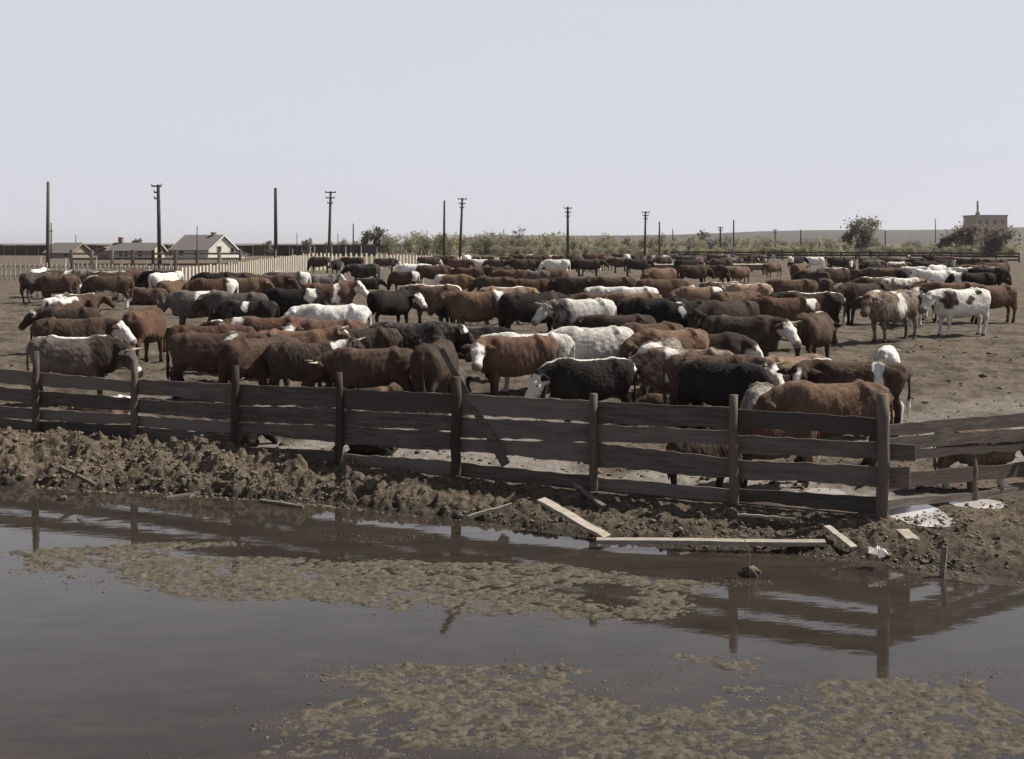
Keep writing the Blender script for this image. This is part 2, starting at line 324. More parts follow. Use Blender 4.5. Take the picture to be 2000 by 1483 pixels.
# ------------------------------------------------------------------ cattle: one smooth skin per animal, grown from a signed field
def unit(v): v = np.asarray(v, float); return v / np.linalg.norm(v)
class Field:
    def __init__(s): s.P = []
    def cone(s, p0, p1, a0, b0, a1, b1, up=(0, 0, 1), k=.06): s.P.append((np.array(p0, float), np.array(p1, float), a0, b0, a1, b1, np.array(up, float), k))
    def ball(s, p, a, b, k=.06, up=(0, 0, 1), ax=(1, 0, 0), l=.02): p = np.array(p, float); ax = unit(ax); s.cone(p - ax * l, p + ax * l, a, b, a, b, up, k)
    def eval(s, torso, vox):
        lo = np.min([np.minimum(p[0], p[1]) - max(p[2:6]) for p in s.P], 0) - .06; hi = np.max([np.maximum(p[0], p[1]) + max(p[2:6]) for p in s.P], 0) + .06
        lo = np.minimum(lo, torso['lo']); hi = np.maximum(hi, torso['hi']); lo[2] = -2 * vox
        n = np.ceil((hi - lo) / vox).astype(int) + 2
        ax = [lo[i] + vox * np.arange(n[i]) for i in range(3)]
        x = ax[0]
        cz = np.interp(x, torso['x'], torso['cz']); a = np.interp(x, torso['x'], torso['a']); b = np.interp(x, torso['x'], torso['b'])
        yy = ax[1][None, :, None]; zz = ax[2][None, None, :] - cz[:, None, None]
        A = a[:, None, None]; B = b[:, None, None]
        B2 = B * (1 - .17 * np.clip(zz / A, -1, 1)); q = ((np.abs(zz) / A) ** 2.5 + (np.abs(yy) / B2) ** 2.5) ** (1 / 2.5); r = np.sqrt(yy ** 2 + zz ** 2)
        Fd = np.where(q < .05, -np.minimum(A, B), r * (1 - 1 / np.maximum(q, .05)))
        Fd = Fd + np.maximum(0, np.maximum(x - torso['x'][-1], torso['x'][0] - x))[:, None, None]
        for (p0, p1, a0, b0, a1, b1, up, k) in s.P:
            m = max(a0, b0, a1, b1) + k + 2 * vox
            i0 = np.clip(((np.minimum(p0, p1) - m - lo) / vox).astype(int), 0, n - 1); i1 = np.clip(((np.maximum(p0, p1) + m - lo) / vox).astype(int) + 2, 1, n)
            sl = tuple(slice(i0[i], i1[i]) for i in range(3))
            X = ax[0][sl[0]][:, None, None] - p0[0]; Y = ax[1][sl[1]][None, :, None] - p0[1]; Z = ax[2][sl[2]][None, None, :] - p0[2]
            d = p1 - p0; L = np.linalg.norm(d) + 1e-9; e = d / L
            u_ = up - e * up.dot(e); u_ = unit(u_) if np.linalg.norm(u_) > 1e-3 else unit(np.cross(e, (0, 1, 0))); s_ = np.cross(e, u_)
            t = X * e[0] + Y * e[1] + Z * e[2]; tc = np.clip(t, 0, L); ex = t - tc; w = tc / L
            u = X * u_[0] + Y * u_[1] + Z * u_[2]; v = X * s_[0] + Y * s_[1] + Z * s_[2]
            a = a0 + (a1 - a0) * w; b = b0 + (b1 - b0) * w; mm = np.minimum(a, b)
            q = np.sqrt((u / a) ** 2 + (v / b) ** 2 + (ex / mm) ** 2); r = np.sqrt(u * u + v * v + ex * ex)
            dd = np.where(q < .05, -mm, r * (1 - 1 / np.maximum(q, .05)))
            G = Fd[sl]; h = np.clip(.5 + .5 * (G - dd) / k, 0, 1)
            Fd[sl] = G + (dd - G) * h - k * h * (1 - h)
        Fd = np.maximum(Fd, -(ax[2] - .004)[None, None, :])
        return Fd, lo
_C = np.array([(i, j, k) for i in (0, 1) for j in (0, 1) for k in (0, 1)])
def surface_nets(Fd, lo, vox):
    ins = Fd < 0; n = np.array(Fd.shape); c = n - 1
    cnt = sum(ins[i:i + c[0], j:j + c[1], k:k + c[2]].astype(np.int8) for i, j, k in _C)
    cell = np.argwhere((cnt > 0) & (cnt < 8)); ids = -np.ones(tuple(c), np.int32); ids[tuple(cell.T)] = np.arange(len(cell))
    cv = np.stack([Fd[tuple((cell + o).T)] for o in _C], -1)
    acc = np.zeros((len(cell), 3)); num = np.zeros(len(cell))
    for i in range(8):
        for j in range(i + 1, 8):
            if np.abs(_C[i] - _C[j]).sum() != 1: continue
            a, b = cv[:, i], cv[:, j]; m = (a < 0) != (b < 0)
            t = np.where(m, a / np.where(a == b, 1, a - b), 0)[:, None]
            acc += np.where(m[:, None], _C[i] + t * (_C[j] - _C[i]), 0); num += m
    V = lo + vox * (cell + acc / num[:, None])
    Q = []
    for ax in range(3):
        o1, o2 = [(1, 2), (2, 0), (0, 1)][ax]
        a = ins; sA = [slice(None)] * 3; sB = [slice(None)] * 3; sA[ax] = slice(0, -1); sB[ax] = slice(1, None)
        e = np.argwhere(ins[tuple(sA)] != ins[tuple(sB)])
        e = e[(e[:, o1] > 0) & (e[:, o2] > 0) & (e[:, o1] < c[o1]) & (e[:, o2] < c[o2])]
        d1 = np.zeros(3, int); d1[o1] = 1; d2 = np.zeros(3, int); d2[o2] = 1
        q = np.stack([ids[tuple((e - d1 - d2).T)], ids[tuple((e - d2).T)], ids[tuple(e.T)], ids[tuple((e - d1).T)]], -1)
        flip = ~ins[tuple(e.T)]; q[flip] = q[flip][:, ::-1]; Q.append(q)
    Q = np.concatenate(Q); Q = Q[(Q >= 0).all(1)]
    E = np.concatenate([Q[:, [0, 1]], Q[:, [1, 2]], Q[:, [2, 3]], Q[:, [3, 0]]])
    for _ in range(1):
        acc = np.zeros_like(V); num = np.zeros(len(V))
        for k in range(3):
            acc[:, k] = np.bincount(E[:, 0], V[E[:, 1], k], len(V)) + np.bincount(E[:, 1], V[E[:, 0], k], len(V))
        num = np.bincount(E[:, 0], minlength=len(V)) + np.bincount(E[:, 1], minlength=len(V))
        V = V * .45 + .55 * acc / np.maximum(num, 1)[:, None]
    return V, Q
# torso stations of a 1.3 m steer facing +x: x, back, belly, half width
_TS = np.array([(-.80, 1.16, .98, .08), (-.765, 1.255, .86, .18), (-.68, 1.292, .72, .26), (-.54, 1.30, .66, .28), (-.40, 1.305, .625, .295), (-.20, 1.29, .545, .335), (.05, 1.278, .50, .355),
                (.25, 1.282, .50, .335), (.42, 1.30, .515, .295), (.56, 1.29, .535, .265), (.68, 1.215, .615, .215), (.76, 1.11, .70, .15), (.80, 1.0, .82, .08)])
NECK = {'U': (34, -44), 'M': (12, -46), 'D': (-10, -58), 'G': (-50, -78), 'R': (18, -25)}
def cow_skin(rs, lying, head, yaw, fat, vox, tailwag=0.0, step=.08):
    f = Field(); dz = -.52 if lying else 0.0; wd = (1.12 if lying else 1.0) * fat
    xs = np.linspace(-.80, .80, 60)
    def sp(c):
        y = np.interp(xs, _TS[:, 0], _TS[:, c]); yp = np.concatenate([[y[0]], y, [y[-1]]]); return (yp[:-2] + 2 * yp[1:-1] + yp[2:]) / 4
    top, bot, hw = sp(1), sp(2), sp(3); bot = bot - (fat - 1) * .25 * np.clip(1 - (xs / .6) ** 2, 0, 1)
    torso = dict(x=xs, cz=(top + bot) / 2 + dz, a=(top - bot) / 2, b=hw * wd, lo=np.array([-.9, -.45, 0]), hi=np.array([.9, .45, 1.4]))
    X = (1, 0, 0)
    for sy in (1, -1):
        f.cone((-.40, sy * .10, 1.285 + dz), (-.44, sy * .225, 1.215 + dz), .045, .05, .045, .055, X, .09)   # hook bones
        f.ball((-.735, sy * .11, 1.18 + dz), .05, .05, .08)             # pin bones
        f.ball((.46, sy * .13, 1.12 + dz), .17, .10, .10)              # shoulder blades
        if not lying:
            dx = rs.uniform(-step, step)
            f.cone((.56, sy * .17, .97), (.47, sy * .185, .70), .19, .09, .115, .08, X, .10)
            f.cone((.47, sy * .18, .70), (.50 + dx * .5, sy * .165, .40), .105, .078, .062, .055, X, .05)
            f.cone((.50 + dx * .5, sy * .165, .40), (.49 + dx, sy * .16, .13), .058, .052, .042, .040, X, .03)
            f.cone((.49 + dx, sy * .16, .13), (.525 + dx, sy * .16, .03), .045, .045, .068, .056, X, .03)
            dx = rs.uniform(-step, step)
            f.cone((-.54, sy * .14, 1.04), (-.50, sy * .185, .76), .25, .14, .18, .105, X, .10)
            f.cone((-.50, sy * .18, .76), (-.69 + dx * .5, sy * .155, .51), .15, .085, .070, .048, X, .06)
            f.cone((-.69 + dx * .5, sy * .155, .51), (-.64 + dx, sy * .15, .15), .066, .048, .046, .042, X, .03)
            f.cone((-.64 + dx, sy * .15, .15), (-.60 + dx, sy * .15, .03), .048, .045, .07, .056, X, .03)
        else:
            f.cone((.52, sy * .18, .45), (.50, sy * .25, .18), .18, .09, .10, .08, X, .10)
            f.cone((.50, sy * .25, .17), (.80, sy * .20, .085), .085, .075, .06, .055, (0, 0, 1), .05)
            f.cone((.80, sy * .20, .08), (.52, sy * .27, .05), .05, .045, .045, .045, (0, 0, 1), .03)
            f.cone((-.52, sy * .18, .52), (-.30, sy * .36, .24), .25, .14, .17, .10, X, .10)
            f.cone((-.28, sy * .37, .22), (-.66, sy * .36, .10), .13, .10, .07, .06, (0, 0, 1), .05)
            f.cone((-.66, sy * .36, .09), (-.26, sy * .45, .05), .055, .05, .045, .045, (0, 0, 1), .03)
    f.ball((.70, 0, .70 + dz), .13, .09, .10)                          # brisket
    f.ball((-.25, 0, .60 + dz), .06, .10, .08)                         # flank and cod
    # neck and head
    pit, hp = NECK[head]; pit = R(pit); hp = R(hp); yw = R(yaw)
    if lying and head in 'DG': pit = max(pit, R(-12)); hp = R(-45)
    n0 = np.array((.46, 0, 1.03 + dz)); n1 = np.array((.62, 0, 1.05 + dz))
    dirv = lambda p, y: np.array((math.cos(p) * math.cos(y), math.cos(p) * math.sin(y), math.sin(p)))
    mid = n1 + .20 * dirv(pit * .8, yw * .45); poll = mid + .23 * dirv(pit, yw * .9)
    f.cone(n0, n1, .28, .18, .25, .165, (-.2, 0, 1), .09); f.cone(n1, mid, .255, .165, .215, .130, (0, 0, 1), .08); f.cone(mid, poll - .03 * unit(poll - mid), .215, .130, .150, .115, (0, 0, 1), .06)
    e = dirv(hp, yw * 1.15); s = unit(np.cross((0, 0, 1), e)); n = np.cross(e, s)
    hc = lambda t, u, v=0: poll + t * e + u * n + v * s
    f.cone(hc(.0, -.02), hc(.17, -.045), .120, .132, .135, .132, n, .05); f.cone(hc(.17, -.045), hc(.33, -.045), .135, .125, .105, .100, n, .04); f.cone(hc(.33, -.045), hc(.445, -.05), .104, .100, .100, .110, n, .03); f.ball(hc(.45, -.05), .092, .102, .03, n, e, .02)
    f.ball(hc(.15, -.12), .075, .07, .05, n, e, .05)                   # jaw
    for sy in (1, -1):
        f.ball(hc(.16, .035, sy * .105), .040, .035, .03, n, e)        # brow
        f.cone(hc(.02, .0, sy * .10), hc(.0, -.01, sy * .22), .05, .032, .080, .032, e, .025); f.cone(hc(.0, -.01, sy * .22), hc(-.01, -.05, sy * .34), .080, .032, .035, .024, e, .02)
    # tail
    tr = max(.022, vox * .95); tb = np.array((-.77, 0, 1.19 + dz)); ty = tailwag
    if not lying: pts = [tb, (-.845, ty * .2, 1.08), (-.86, ty * .5, .80), (-.84, ty * .9, .52), (-.83, ty, .34)]
    else: pts = [tb, (-.86, ty * .5, .50), (-.86, .12 + ty, .18), (-.66, .40, .06), (-.5, .5, .05)]
    for i, (a, b) in enumerate(zip([tr * 1.7, tr * 1.25, tr, tr * 1.6], [tr * 1.25, tr, tr * 1.6, tr * .8])): f.cone(pts[i], pts[i + 1], a, a, b, b, X, .025)
    Fd, lo = f.eval(torso, vox); V, Q = surface_nets(Fd, lo, vox)
    # shaggy coat: clumps of hair lift the skin
    ctr = np.stack([V[:, 0], np.zeros(len(V)), np.clip(V[:, 2], .8 + dz, 1.0 + dz)], -1); dr = V - ctr; dr /= np.linalg.norm(dr, axis=1)[:, None] + 1e-6
    w_ = np.zeros(len(V))
    for f_, a_ in ((9, .004), (22, .0035), (48, .0045)):
        for _ in range(8): kx = rs.normal(0, 1, 3) * f_; kx[2] *= .6; w_ += a_ * np.sin(V @ kx + rs.uniform(0, 6.3)) / 2.8
    V = V + dr * (w_ * sst(.25, .5, V[:, 2] if not lying else V[:, 2] + .45))[:, None]
    hd = dict(poll=poll, e=e, s=s, n=n, mid=mid, n1=n1, dz=dz, tail=np.array(pts[-1]), hc=hc)
    return V, Q, hd
BASE = {'r': (.108, .063, .045), 'b': (.080, .052, .039), 'd': (.052, .038, .031), 'k': (.020, .017, .016), 't': (.20, .135, .092), 'g': (.120, .101, .090), 'w': (.62, .60, .555), 'o': (.135, .085, .058)}
WHITE = np.array((.70, .67, .62))
def wave(P, rs, f, n=10):
    r = np.zeros(len(P))
    for _ in range(n): r += np.sin(P @ (rs.normal(0, 1, 3) * f) + rs.uniform(0, 6.3))
    return r / math.sqrt(n)
def coat_colour(V, hd, spec, rs):
    base_, _, tags = spec.partition(':'); tags = tags.split(',') if tags else []
    col = np.repeat(np.array(BASE[base_])[None], len(V), 0); P = V.copy(); P[:, 2] -= hd['dz']
    col = col * (1 + .15 * wave(P, rs, 6)[:, None] + .12 * wave(P, rs, 18)[:, None]) * rs.uniform(.68, 1.12)
    if base_ not in 'wg': col = col + (np.array((.115, .09, .068)) - col) * (rs.uniform(.0, .5) * sst(.2, 1.5, wave(P, rs, 5) + .6 * wave(P, rs, 16)))[:, None]
    rel = V - hd['poll']; te, un, sv = rel @ hd['e'], rel @ hd['n'], rel @ hd['s']; rad = np.sqrt(un ** 2 + sv ** 2)
    head = sst(-.06, .0, te) * (rad < .26) * (te < .6); j = .04 * wave(P, rs, 14)
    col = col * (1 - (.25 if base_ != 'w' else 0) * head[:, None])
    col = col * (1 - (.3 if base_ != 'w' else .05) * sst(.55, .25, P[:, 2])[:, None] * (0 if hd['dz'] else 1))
    w = np.zeros(len(V)); x, y, z = P.T; topz = np.interp(x, _TS[:, 0], _TS[:, 1])
    body = 1 - head
    trunk = ((x > -.95) & (x < .62))
    ear = (np.abs(sv) > .15) & (te < .14) & (te > -.1) & (rad < .36)
    mx = lambda m: np.maximum(w, np.clip(m, 0, 1))
    neckd = np.linalg.norm(V - hd['mid'], axis=1)
    for t in tags:
        if t == 'face': w = mx(sst(-.03, .03, te + j) * (rad < .26) * ~ear)
        if t == 'blaze': w = mx(sst(.045, .02, np.abs(sv + j)) * (un > -.03) * sst(-.02, .04, te) * (te < .6))
        if t == 'poll': w = mx(sst(.15, .11, np.linalg.norm(rel, axis=1) + j) * ~ear)
        if t == 'muzzle': w = mx(sst(.33, .39, te + j) * (rad < .2))
        if t == 'ridge': w = mx(sst(.10, .05, np.abs(y) + j) * sst(topz - .12, topz - .05, z) * trunk)
        if t == 'broad': w = mx(sst(.20, .34, z - topz + .42 + j * 3) * (x < .55))
        if t == 'crest': w = mx(sst(.07, .04, np.abs(y) + j) * (z > 1.12 + 0) * (x > .35) * body)
        if t == 'socks': w = mx(sst(.42, .34, z + j) * (0 if hd['dz'] else 1))
        if t == 'belly': w = mx(sst(.70, .62, z + 1.5 * j) * (np.abs(x) < .55) * (z > .5))
        if t == 'chest': w = mx(sst(.24, .16, np.sqrt((x - .78) ** 2 + y ** 2 + (z - .85) ** 2) + j))
        if t == 'rump': w = mx(sst(-.45, -.56, x + 2 * j) * (z > .75))
        if t == 'fore': w = mx(sst(.12, .24, x + 2.5 * j) * body)
        if t == 'hind': w = mx(sst(-.18, -.3, x + 2.5 * j))
        if t == 'band': w = mx(sst(.12, .06, np.abs(x - .30 + 2 * j)) * (z > .7))
        if t == 'collar': w = mx(sst(.15, .09, np.abs((V - hd['mid']) @ unit(hd['poll'] - hd['n1'])) + j) * (neckd < .35))
        if t == 'tail': w = mx(sst(.34, .26, np.linalg.norm(V - hd['tail'], axis=1)) * (x < -.72))
        if t == 'patch': w = mx(sst(.55, .7, wave(P, np.random.RandomState(rs.randint(1 << 30)), 3.2)))
        if t == 'pied': w = mx(sst(-.15, 0., wave(P, np.random.RandomState(rs.randint(1 << 30)), 3.0)))
        if t == 'roan': w = mx(.27 * sst(-.9, 1.4, .6 * wave(P, np.random.RandomState(rs.randint(1 << 30)), 9, 30) + .9 * wave(P, rs, 42, 40)) * (1 - .6 * head) * (.4 if base_ in 'kd' else 1))
        if t[:5] == 'spot/':                                             # spot/x/z : a white splash on both flanks
            _, a, b2, r_ = t.split('/'); w = mx(sst(float(r_), float(r_) * .7, np.sqrt((x - float(a)) ** 2 + ((z - float(b2)) * .6) ** 2) + j) * body)
        if t[:5] == 'dark/':                                             # dark/x/z/r : a dark splash, for white animals
            _, a, b2, r_ = t.split('/'); m_ = (sst(float(r_), float(r_) * .75, np.sqrt((x - float(a)) ** 2 + (z - float(b2)) ** 2) + 1.6 * j) * body)[:, None]; col = col * (1 - m_) + np.array((.052, .036, .028)) * m_
        if t == 'darkface': col = col * (1 - .8 * sst(.02, .14, te + j) * (rad < .26))[:, None]
        if t == 'darkneck': m_ = (sst(.38, .52, x + j) * body)[:, None]; col = col * (1 - m_) + np.array((.04, .03, .024)) * m_
    col = col * (1 - w[:, None]) + WHITE * rs.uniform(.85, 1.0) * w[:, None]
    mz = (sst(.44, .48, te) * (rad < .2))[:, None]; col = col * (1 - .75 * mz) + np.array((.10, .062, .055)) * .75 * mz
    hf = (V[:, 2] < .055 if not hd['dz'] else np.zeros(len(V), bool)); col[hf] = (.035, .028, .022)
    return np.clip(col, .008, .7)
m, nt, b = mat('cow_coat', (.1, .05, .03), .82, .12)
at_ = nd(nt, 'ShaderNodeAttribute'); at_.attribute_name = 'coat'; tc = nd(nt, 'ShaderNodeTexCoord')
mp = nd(nt, 'ShaderNodeMapping'); mp.inputs['Scale'].default_value = (1, 1, .35); nt.links.new(tc.outputs['Object'], mp.inputs[0])
n1 = nd(nt, 'ShaderNodeTexNoise'); n1.inputs['Scale'].default_value = 22; n1.inputs['Detail'].default_value = 6; n1.inputs['Roughness'].default_value = .7; nt.links.new(mp.outputs[0], n1.inputs[0])
r = nd(nt, 'ShaderNodeMapRange'); r.inputs[1].default_value = .3; r.inputs[2].default_value = .7; r.inputs[3].default_value = .66; r.inputs[4].default_value = 1.34; nt.links.new(n1.outputs[0], r.inputs[0])
mu = nd(nt, 'ShaderNodeMix', data_type='RGBA', blend_type='MULTIPLY'); mu.inputs[0].default_value = 1; nt.links.new(at_.outputs['Color'], mu.inputs[6]); nt.links.new(r.outputs[0], mu.inputs[7])
nt.links.new(mu.outputs[2], b.inputs['Base Color'])
bp = nd(nt, 'ShaderNodeBump'); bp.inputs['Strength'].default_value = .8; bp.inputs['Distance'].default_value = .03; nt.links.new(n1.outputs[0], bp.inputs['Height']); nt.links.new(bp.outputs[0], b.inputs['Normal'])
M_COAT = m
M_HORN = noise_mat('horn', (.32, .27, .20), (.50, .44, .34), 12, rough=.5, bump=0)
M_EYE = mat('eye', (.012, .009, .008), .15, .5)[0]
EYE = MB().tube([(0, 0, -.020), (0, 0, -.012), (0, 0, 0), (0, 0, .012), (0, 0, .020)], [.006, .018, .023, .018, .006], 8).mesh('eye', smooth=True)

HERD = []
def cow(px, yt, pose, hd, coat, head, label, h=1.28, fat=1.0, **o): HERD.append(dict(px=px, yt=yt, pose=pose, hd=hd, coat=coat, head=head, label=label, h=h, fat=fat, **o))
C_ = cow
# far left, in front of the picket fence
C_(113, 538, 'S', 182, 'b', 'D0', 'dark brown cow grazing leftwards below the leftmost plain pole', h=1.2)
C_(74, 526, 'S', 100, 'w', 'U0', 'white rumped cow half cut off at the far left under the pole')
C_(122, 527, 'S', 5, 'b:spot/.3/1.1/.22', 'M0', 'brown cow with grey shoulder splash behind the dark grazing one at far left')
C_(178, 527, 'S', 0, 'b:roan,chest,poll', 'M-20', 'brown roan cow with white chest and white poll beneath the left barn')
C_(222, 529, 'S', 180, 'd', 'M0', 'dark cow left of the red one with lowered white face')
C_(270, 528, 'S', 0, 'r:face,crest', 'D0', 'red cow lowering its white face, beneath the low long house')
C_(322, 528, 'S', 182, 'k:tail,rump', 'M0', 'black cow with a white rump edge beneath the tall crossarm pole')
C_(212, 537, 'S', 197, 'b:crest,socks,belly', 'G10', 'brown cow with white socks and pale belly, head down to the left', h=1.32)
C_(243, 562, 'L', 60, 'w', 'M0', 'small white calf lying behind the hind legs of the white socked cow', h=.85)
C_(290, 562, 'L', 180, 'b:face', 'M20', 'brown cow lying with a white and black face turned left', h=1.15)
C_(338, 547, 'L', 65, 'o', 'M0', 'tawny cow lying rump towards us below the white house', h=1.45)
C_(123, 579, 'L', 40, 'b:broad', 'M0', 'brown cow lying with a broad white back, left of a fellow with a white ridge', h=1.15)
C_(151, 572, 'L', 35, 'b:ridge,rump', 'M0', 'brown cow lying with a thin white back line behind the broad white backed one', h=1.2)
C_(136, 601, 'S', 181, 'd:poll', 'M0', 'dark brown cow facing left with a white poll at the far left', h=1.15)
C_(140, 621, 'S', 1, 'b:face', 'M0', 'brown cow in profile with a white face pointing right, far left')
C_(143, 655, 'S', 0, 'g:ridge,muzzle,darkneck', 'D-12', 'big grey roan steer with pale back nearest the left end of the plank fence', h=1.3, fat=1.06, horn=1)
C_(283, 604, 'S', 84, 'r', 'G0', 'lone red brown steer seen from behind, standing clear on bare ground', h=1.3)
# left middle
C_(424, 533, 'S', 182, 'k', 'D0', 'black cow with head down in front of the picket fence below the white house')
C_(460, 531, 'S', 178, 'b', 'D0', 'brown cow behind the black one below the shed roof of the white house')
C_(418, 545, 'S', 182, 'r:rump', 'D0', 'red cow with pale rump in the row of backs beyond the grey walking cow')
C_(468, 542, 'S', 3, 'o', 'M0', 'tan brown cow in the middle of the row of backs beyond the grey walking cow')
C_(522, 537, 'S', 0, 'b', 'M0', 'dark tan cow ending the row of backs, next to a white ridged roan')
C_(566, 530, 'S', 181, 'g:ridge,tail,rump,socks', 'M0', 'roan cow with white back line and white tail under the second plain pole')
C_(390, 569, 'S', 180, 'g:spot/-.1/1.25/.22', 'D0', 'grey brown cow walking left with a white flash on its back', h=1.3)
C_(465, 571, 'S', 180, 'g', 'M0', 'plain grey cow following nose to tail behind the grey walking cow', h=1.28)
C_(488, 588, 'S', 181, 'k:spot/.1/1.2/.1', 'D0', 'black cow with one small white back mark, behind the all white cow', h=1.22)
C_(574, 565, 'S', 188, 'k:spot/-.55/1.1/.16', 'D0', 'black cow with white splash by the tail, left of the red and white pied cow', h=1.32)
C_(640, 554, 'S', 8, 'r:face,band,belly', 'U0', 'red and white pied cow with a white face raised to the right', h=1.32)
C_(655, 592, 'S', 182, 'w', 'M0', 'all white cow in profile facing left, in the middle left of the herd', h=1.3, fat=1.05)
C_(458, 627, 'S', 182, 'b:ridge,rump,tail', 'D0', 'small brown cow with white rump and tail, its back just showing over a brown one', h=1.12)
C_(532, 618, 'S', 182, 'r:face,collar', 'M15', 'red cow with white face and collar facing left, first of a white faced pair')
C_(645, 618, 'S', 180, 'r:face', 'M60', 'red cow with a white face turned to us, in front of the all white cow')
C_(400, 636, 'S', 2, 'r', 'M0', 'red cow whose back line shows just above the bigger brown steer beside the fence', h=1.22)
C_(412, 648, 'S', 0, 'b:spot/.45/1.1/.15', 'M0', 'big dark brown steer with a grey shoulder flash in profile facing right at the fence', h=1.28, fat=1.05)
C_(505, 651, 'S', 52, 'b', 'D0', 'brown steer turned three quarters away between two dark brown steers at the fence', h=1.28)
C_(572, 645, 'S', 0, 'o:poll', 'U0', 'brown cow with pale curved horns rising behind the horned dark steer', h=1.25, horn=1)
C_(598, 657, 'S', 3, 'd:collar', 'U0', 'dark brown horned steer with a pale neck facing right at the fence', h=1.25, horn=1, fat=1.04)
C_(706, 640, 'S', 180, 'd', 'D0', 'dark brown cow, left one of two dark backs in the centre left of the herd')
C_(800, 637, 'S', 0, 'k:roan,poll', 'M0', 'black roan cow with white poll, right one of two dark backs in the centre left', h=1.32)
C_(728, 672, 'S', 181, 'b', 'D12', 'dark red brown steer in profile with lowered horned head and hanging tail', h=1.2, horn=1)
C_(752, 722, 'L', 35, 't:poll,rump,broad', 'D0', 'tan and white calf lying behind the top board', h=1.0)
C_(850, 669, 'S', 70, 'd', 'D0', 'dark steer seen from behind beside the leaning brace plank')
C_(858, 722, 'L', 60, 'g', 'D0', 'grey cow lying at the foot of the dark steer by the brace plank', h=1.15)
C_(806, 752, 'L', 0, 'b:roan', 'D0', 'roan calf lying low along the top board left of the braced post', h=.95)
C_(915, 646, 'S', 5, 'k:muzzle', 'M0', 'black calf with a white muzzle pointing right, behind the white faced steer', h=1.12)
C_(1012, 666, 'S', 186, 'r:face', 'M66', 'red steer looking straight at us with a full white face beside the braced post', h=1.25, fat=1.04)
# left far by the fence
C_(624, 502, 'S', 178, 'd', 'G0', 'dark cow grazing left, leftmost against the pale pickets', h=1.3)
C_(657, 507, 'S', 262, 'k', 'M0', 'black cow standing head on against the pickets between two darker profiles', h=1.2)
C_(690, 502, 'S', 175, 'd', 'M0', 'dark brown cow in profile against the pickets, right of the head on black one')
C_(712, 515, 'S', 180, 'k:roan', 'M0', 'charcoal cow standing alone in front of the pickets above a lying dark one')
C_(716, 543, 'L', 0, 'k', 'M0', 'black cow lying just below the charcoal standing cow', h=1.0)
C_(752, 503, 'S', 2, 'b:ridge,face,belly', 'D0', 'brown cow with white back line and white face against the pickets')
C_(632, 536, 'L', 0, 'g:roan,face', 'U0', 'grey roan cow lying with a raised pale face, above the red and white pied cow', h=1.2)
C_(790, 529, 'S', 180, 'b:rump', 'G0', 'brown calf with white hindquarters grazing left, alone in the middle ground', h=1.12)
C_(806, 514, 'S', 0, 'w', 'M0', 'white cow half hidden behind the brown calf with white hindquarters')
C_(846, 517, 'S', 0, 'b:face,poll', 'D0', 'dark brown cow with white blazed head lowered to the right, below the plain middle pole')
C_(862, 500, 'S', 0, 'd', 'M0', 'dark cow along the picket fence under the plain middle pole')
C_(884, 535, 'S', 0, 'o:rump,face', 'D0', 'tawny cow with a pale front, standing right of the grazing brown calf', h=1.15)
C_(912, 498, 'S', 80, 'w:roan', 'M0', 'white cow seen from behind under the leaning three armed pole', h=1.25)
C_(898, 513, 'L', 10, 'd:face', 'M0', 'dark cow lying with a white face below the white one under the leaning pole', h=1.1)
C_(938, 507, 'S', 180, 'w:pied', 'M0', 'white and brown cow right of the dark lying one, far row', h=1.15)
C_(975, 516, 'L', 0, 'g:broad', 'D0', 'pale roan cow lying humped beside the dark row in the far centre', h=1.2)
C_(972, 507, 'S', 178, 'b', 'M0', 'brown cow just behind the humped pale lying one in the far centre', h=1.15)
C_(1020, 506, 'S', 180, 'd', 'M0', 'dark brown cow in profile left of the armed pole in the centre', h=1.3)
C_(1056, 506, 'S', 175, 'd', 'D0', 'second dark cow overlapping the profile one left of the centre armed pole', h=1.25)
C_(1088, 507, 'S', 188, 'w:roan', 'D0', 'white roan cow just left of the foot of the centre armed pole', h=1.28)
C_(1044, 499, 'S', 0, 'b', 'M0', 'brown back in the farthest row left of the centre armed pole', h=1.2)
C_(1078, 498, 'S', 180, 't:broad', 'M0', 'pale backed cow in the farthest row beside the centre armed pole', h=1.2)
# centre
C_(762, 566, 'S', 52, 'k:face', 'M-75', 'black cow with a white face looking back at us, standing free in the centre', h=1.25)
C_(850, 555, 'S', 176, 'o:crest,ridge', 'M0', 'brown cow with pale back line right of the black white faced cow', h=1.36)
C_(872, 569, 'S', 96, 'k', 'D0', 'black cow seen from behind between two brown ones in the centre')
C_(937, 571, 'S', 183, 'o:spot/-.5/1.25/.14,socks', 'M0', 'brown cow with white hind leg and white spot on the rump, centre', h=1.36)
C_(968, 541, 'S', 180, 'b', 'D0', 'brown cow behind the centre group, its back in front of the dark far row', h=1.15)
C_(1036, 543, 'S', 2, 'r', 'D0', 'reddish cow behind the big black one, centre', h=1.2)
C_(985, 561, 'S', 0, 't:ridge', 'M0', 'light tan cow between the brown white legged one and the big black one', h=1.2)
C_(1040, 569, 'S', 16, 'k', 'D0', 'big black steer turned slightly away, hindquarters left, in the centre', h=1.4, fat=1.05)
C_(1040, 649, 'S', 182, 'w:tail,darkface', 'M0', 'white cow with dark muzzle and long white tail behind the white faced red steer', h=1.2)
C_(1140, 585, 'S', 196, 'w:roan,darkneck', 'M8', 'big white roan steer with a dark neck and short horns, centre', h=1.36, fat=1.08, horn=1)
C_(1130, 583, 'S', 182, 'w:pied', 'M0', 'white and tan cow peeping over the back of the big white roan steer', h=1.05)
C_(1194, 558, 'S', 182, 'w:darkface', 'M0', 'white cow with a dark face, left of a matching white back', h=1.12)
C_(1240, 559, 'S', 180, 'w:roan', 'M0', 'white cow following the white one with a dark face', h=1.12)
